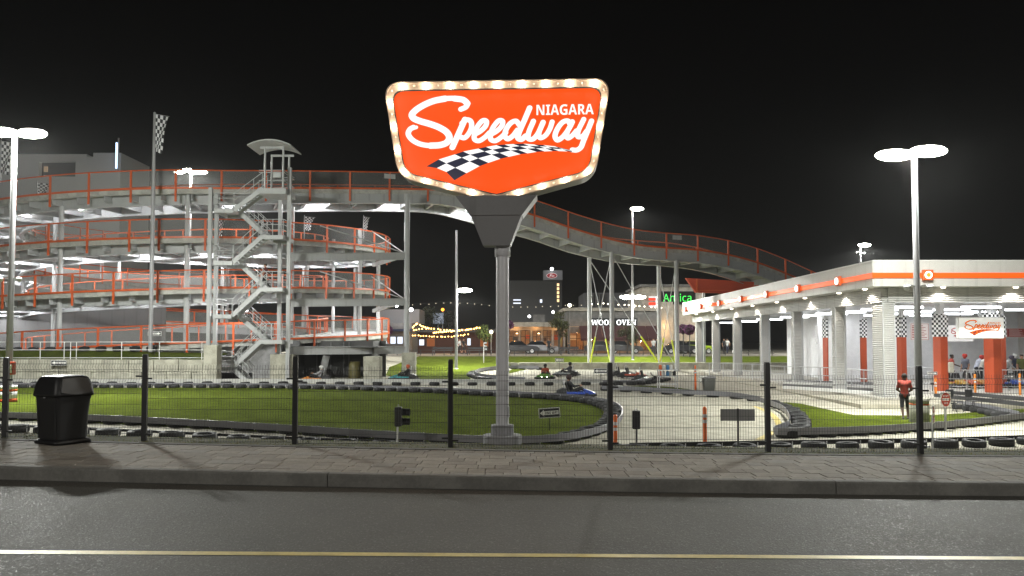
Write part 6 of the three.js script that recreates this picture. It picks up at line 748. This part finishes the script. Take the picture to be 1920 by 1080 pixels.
// ---------------------------------------------------------------- parked cars, benches, planters
function car(label, px, Z, turn, paint) { const x = bx(px, Z), c = thing('parked_car', label, 'car', [x, groundY(x, Z) + 0.03, -Z], turn, 'cars parked by the restaurants'), pm = new THREE.MeshPhysicalMaterial({ color: C(...paint), roughness: 0.35, clearcoat: 1 }); pm.name = 'car paint';
  const side = (pts, w, n, m) => one(n, (b) => b.add(new THREE.ExtrudeGeometry(new THREE.Shape(pts.map(([a, q]) => new THREE.Vector2(a, q))), { depth: w, bevelEnabled: true, bevelSize: 0.06, bevelThickness: 0.08, bevelSegments: 2 }).translate(0, 0, -w / 2)), m, c);
  side([[-2.1, 0.35], [2.1, 0.35], [2.15, 0.62], [1.95, 0.8], [0.9, 0.92], [-1.6, 0.98], [-2.1, 0.85]], 1.55, 'body', pm); side([[-1.5, 0.98], [0.85, 0.92], [0.2, 1.36], [-0.9, 1.4]], 1.3, 'cabin_glass', mat('car glass', C(0.015, 0.017, 0.02), 0.08)); one('roof', (b) => b.rbox(-0.35, 1.45, 0, 1.15, 0.06, 1.25, 0.03), pm, c); for (const [a, z] of [[1.35, 0.78], [1.35, -0.78], [-1.35, 0.78], [-1.35, -0.78]]) { const w = new THREE.Group(); w.name = 'wheel'; w.position.set(a, 0.33, z); c.add(w); one('tyre', (b) => b.add(new THREE.CylinderGeometry(0.33, 0.33, 0.2, 18).rotateX(Math.PI / 2)), M.rubber, w); one('rim', (b) => b.add(new THREE.CylinderGeometry(0.21, 0.21, 0.22, 12).rotateX(Math.PI / 2)), M.stake, w); } for (const z of [-0.6, 0.6]) one('headlight', (b) => b.rbox(2.12, 0.66, z, 0.1, 0.14, 0.3, 0.03), M.white, c); }
car('lime green car parked by the pavilion far end', 1302, 92, 0.1, [0.3, 0.42, 0.01]); car('dark car parked before the low cafe', 975, 91.5, 0, [0.03, 0.03, 0.035]); car('silver car parked right of the dark car', 1012, 92, 0, [0.3, 0.3, 0.32]); car('black car parked under the awning restaurant', 1128, 92.5, 0.05, [0.02, 0.02, 0.022]); car('dark grey car parked right of the black car', 1168, 92.5, 0, [0.06, 0.06, 0.065]); car('black car parked left of the lime green car', 1276, 91.6, 0.05, [0.025, 0.025, 0.03]);
for (const [px, l] of [[830, 'dark bench behind the lamp pole at left'], [896, 'dark bench left of the sign pole'], [1066, 'dark bench near the small leafy tree'], [1235, 'dark bench in front of the standing people'], [740, 'dark bench left of the tall column']]) { const Z = 87, x = bx(px, Z), b0 = thing('park_bench', l, 'bench', [x, groundY(x, Z) + 0.03, -Z], 0, 'benches along the far walkway'); for (let i = 0; i < 3; i++) one('seat_slat', (b) => b.rbox(0, 0.45, -0.15 + i * 0.15, 2.2, 0.04, 0.12, 0.01), M.dark, b0); one('backrest', (b) => b.rbox(0, 0.72, -0.25, 2.2, 0.22, 0.04, 0.01), M.dark, b0); for (const s of [-0.9, 0.9]) one('leg', (b) => b.box(s, 0.22, -0.02, 0.06, 0.45, 0.42), M.dark, b0); }
{ // low iron fence along the walkway and the distant signal
  const f = thing('low_iron_fence', 'low dark iron fence along the far walkway', 'fence', [0, 0, 0]); for (let i = 0; i < 44; i++) { const x = -26 + i * 1.25, Z = 85.5; one('fence_bar', (b) => b.box(x, groundY(x, Z) + 0.32, -Z, 0.07, 0.64, 0.07), M.dark, f); } one('fence_rail', (b) => b.box(1, groundY(0, 85.5) + 0.6, -85.5, 54, 0.06, 0.05).box(1, groundY(0, 85.5) + 0.25, -85.5, 54, 0.05, 0.04), M.dark, f);
  const p = at(907, 672, 76), s = thing('track_signal', 'small signal on thin post standing on the far lawn', 'traffic light', [p.x, groundY(p.x, 76), p.z]); one('post', (b) => b.rod(V(0, 0, 0), V(0, 1.9, 0), 0.03), M.stake, s); for (const h of [1.3, 1.6, 1.9]) one('signal_lamp', (b) => b.rbox(0.15, h, 0, 0.3, 0.16, 0.2, 0.04), M.grey, s); }
{ // red steel wing behind the pavilion roof
  const Z = 76, a = at(1284, 522, Z), b2 = at(1303, 549, Z), c2 = at(1420, 552, Z), d = at(1420, 530, Z); const w = thing('red_canopy_wing', 'red angular canopy wing behind the pavilion roof edge', 'canopy', [0, 0, 0]); const s = [a, b2, c2, d].map((p) => [p.x, p.y]); one('wing_panel', (b) => b.extrude(s, 0.5, new THREE.Matrix4().makeTranslation(0, 0, -Z)), mat('red wing paint', C(0.42, 0.05, 0.015), 0.5), w); one('wing_rib', (b) => b.bar(V(at(1304, 524, Z).x, a.y - 0.1, -Z + 0.56), V(at(1305, 549, Z).x, b2.y + 0.1, -Z + 0.56), 0.12).bar(V(at(1310, 545, Z).x, at(1310, 545, Z).y, -Z + 0.56), V(c2.x, at(1310, 545, Z).y, -Z + 0.56), 0.06), M.orange, w); one('mast', (b) => b.rod(V(at(1320, 540, Z).x, groundY(20, Z), -Z - 0.2), V(at(1320, 540, Z).x, b2.y + 0.1, -Z - 0.2), 0.15), M.steelPale, w); }
{ // street lamps on the near side of the road, behind the camera
  for (const [x, l] of [[-15, 'street lamp behind the camera, left of the road'], [15, 'street lamp behind the camera, right of the road']]) { const p = thing('street_lamp', l, 'street lamp', [x, -0.2, 7], 0, 'street lamps on the near side'); one('pole', (b) => b.rod(V(0, 0, 0), V(0, 9, 0), 0.11, 0.07, 10), M.poleGrey, p); one('arm', (b) => b.bar(V(0, 8.9, 0), V(0, 9.1, -1.6), 0.07), M.poleGrey, p); one('lamp_head', (b) => b.rbox(0, 9.1, -1.8, 0.3, 0.1, 0.7, 0.04), M.steel, p); one('lamp_lens', (b) => b.rbox(0, 9.03, -1.8, 0.22, 0.05, 0.5, 0.02), lens, p); spot(p, V(0, 8.97, -1.8), V(0, 0, -8), 540, 1.25, 0xfffbf2, 12); }
}
scene.add(camera);renderer.render(scene,camera);
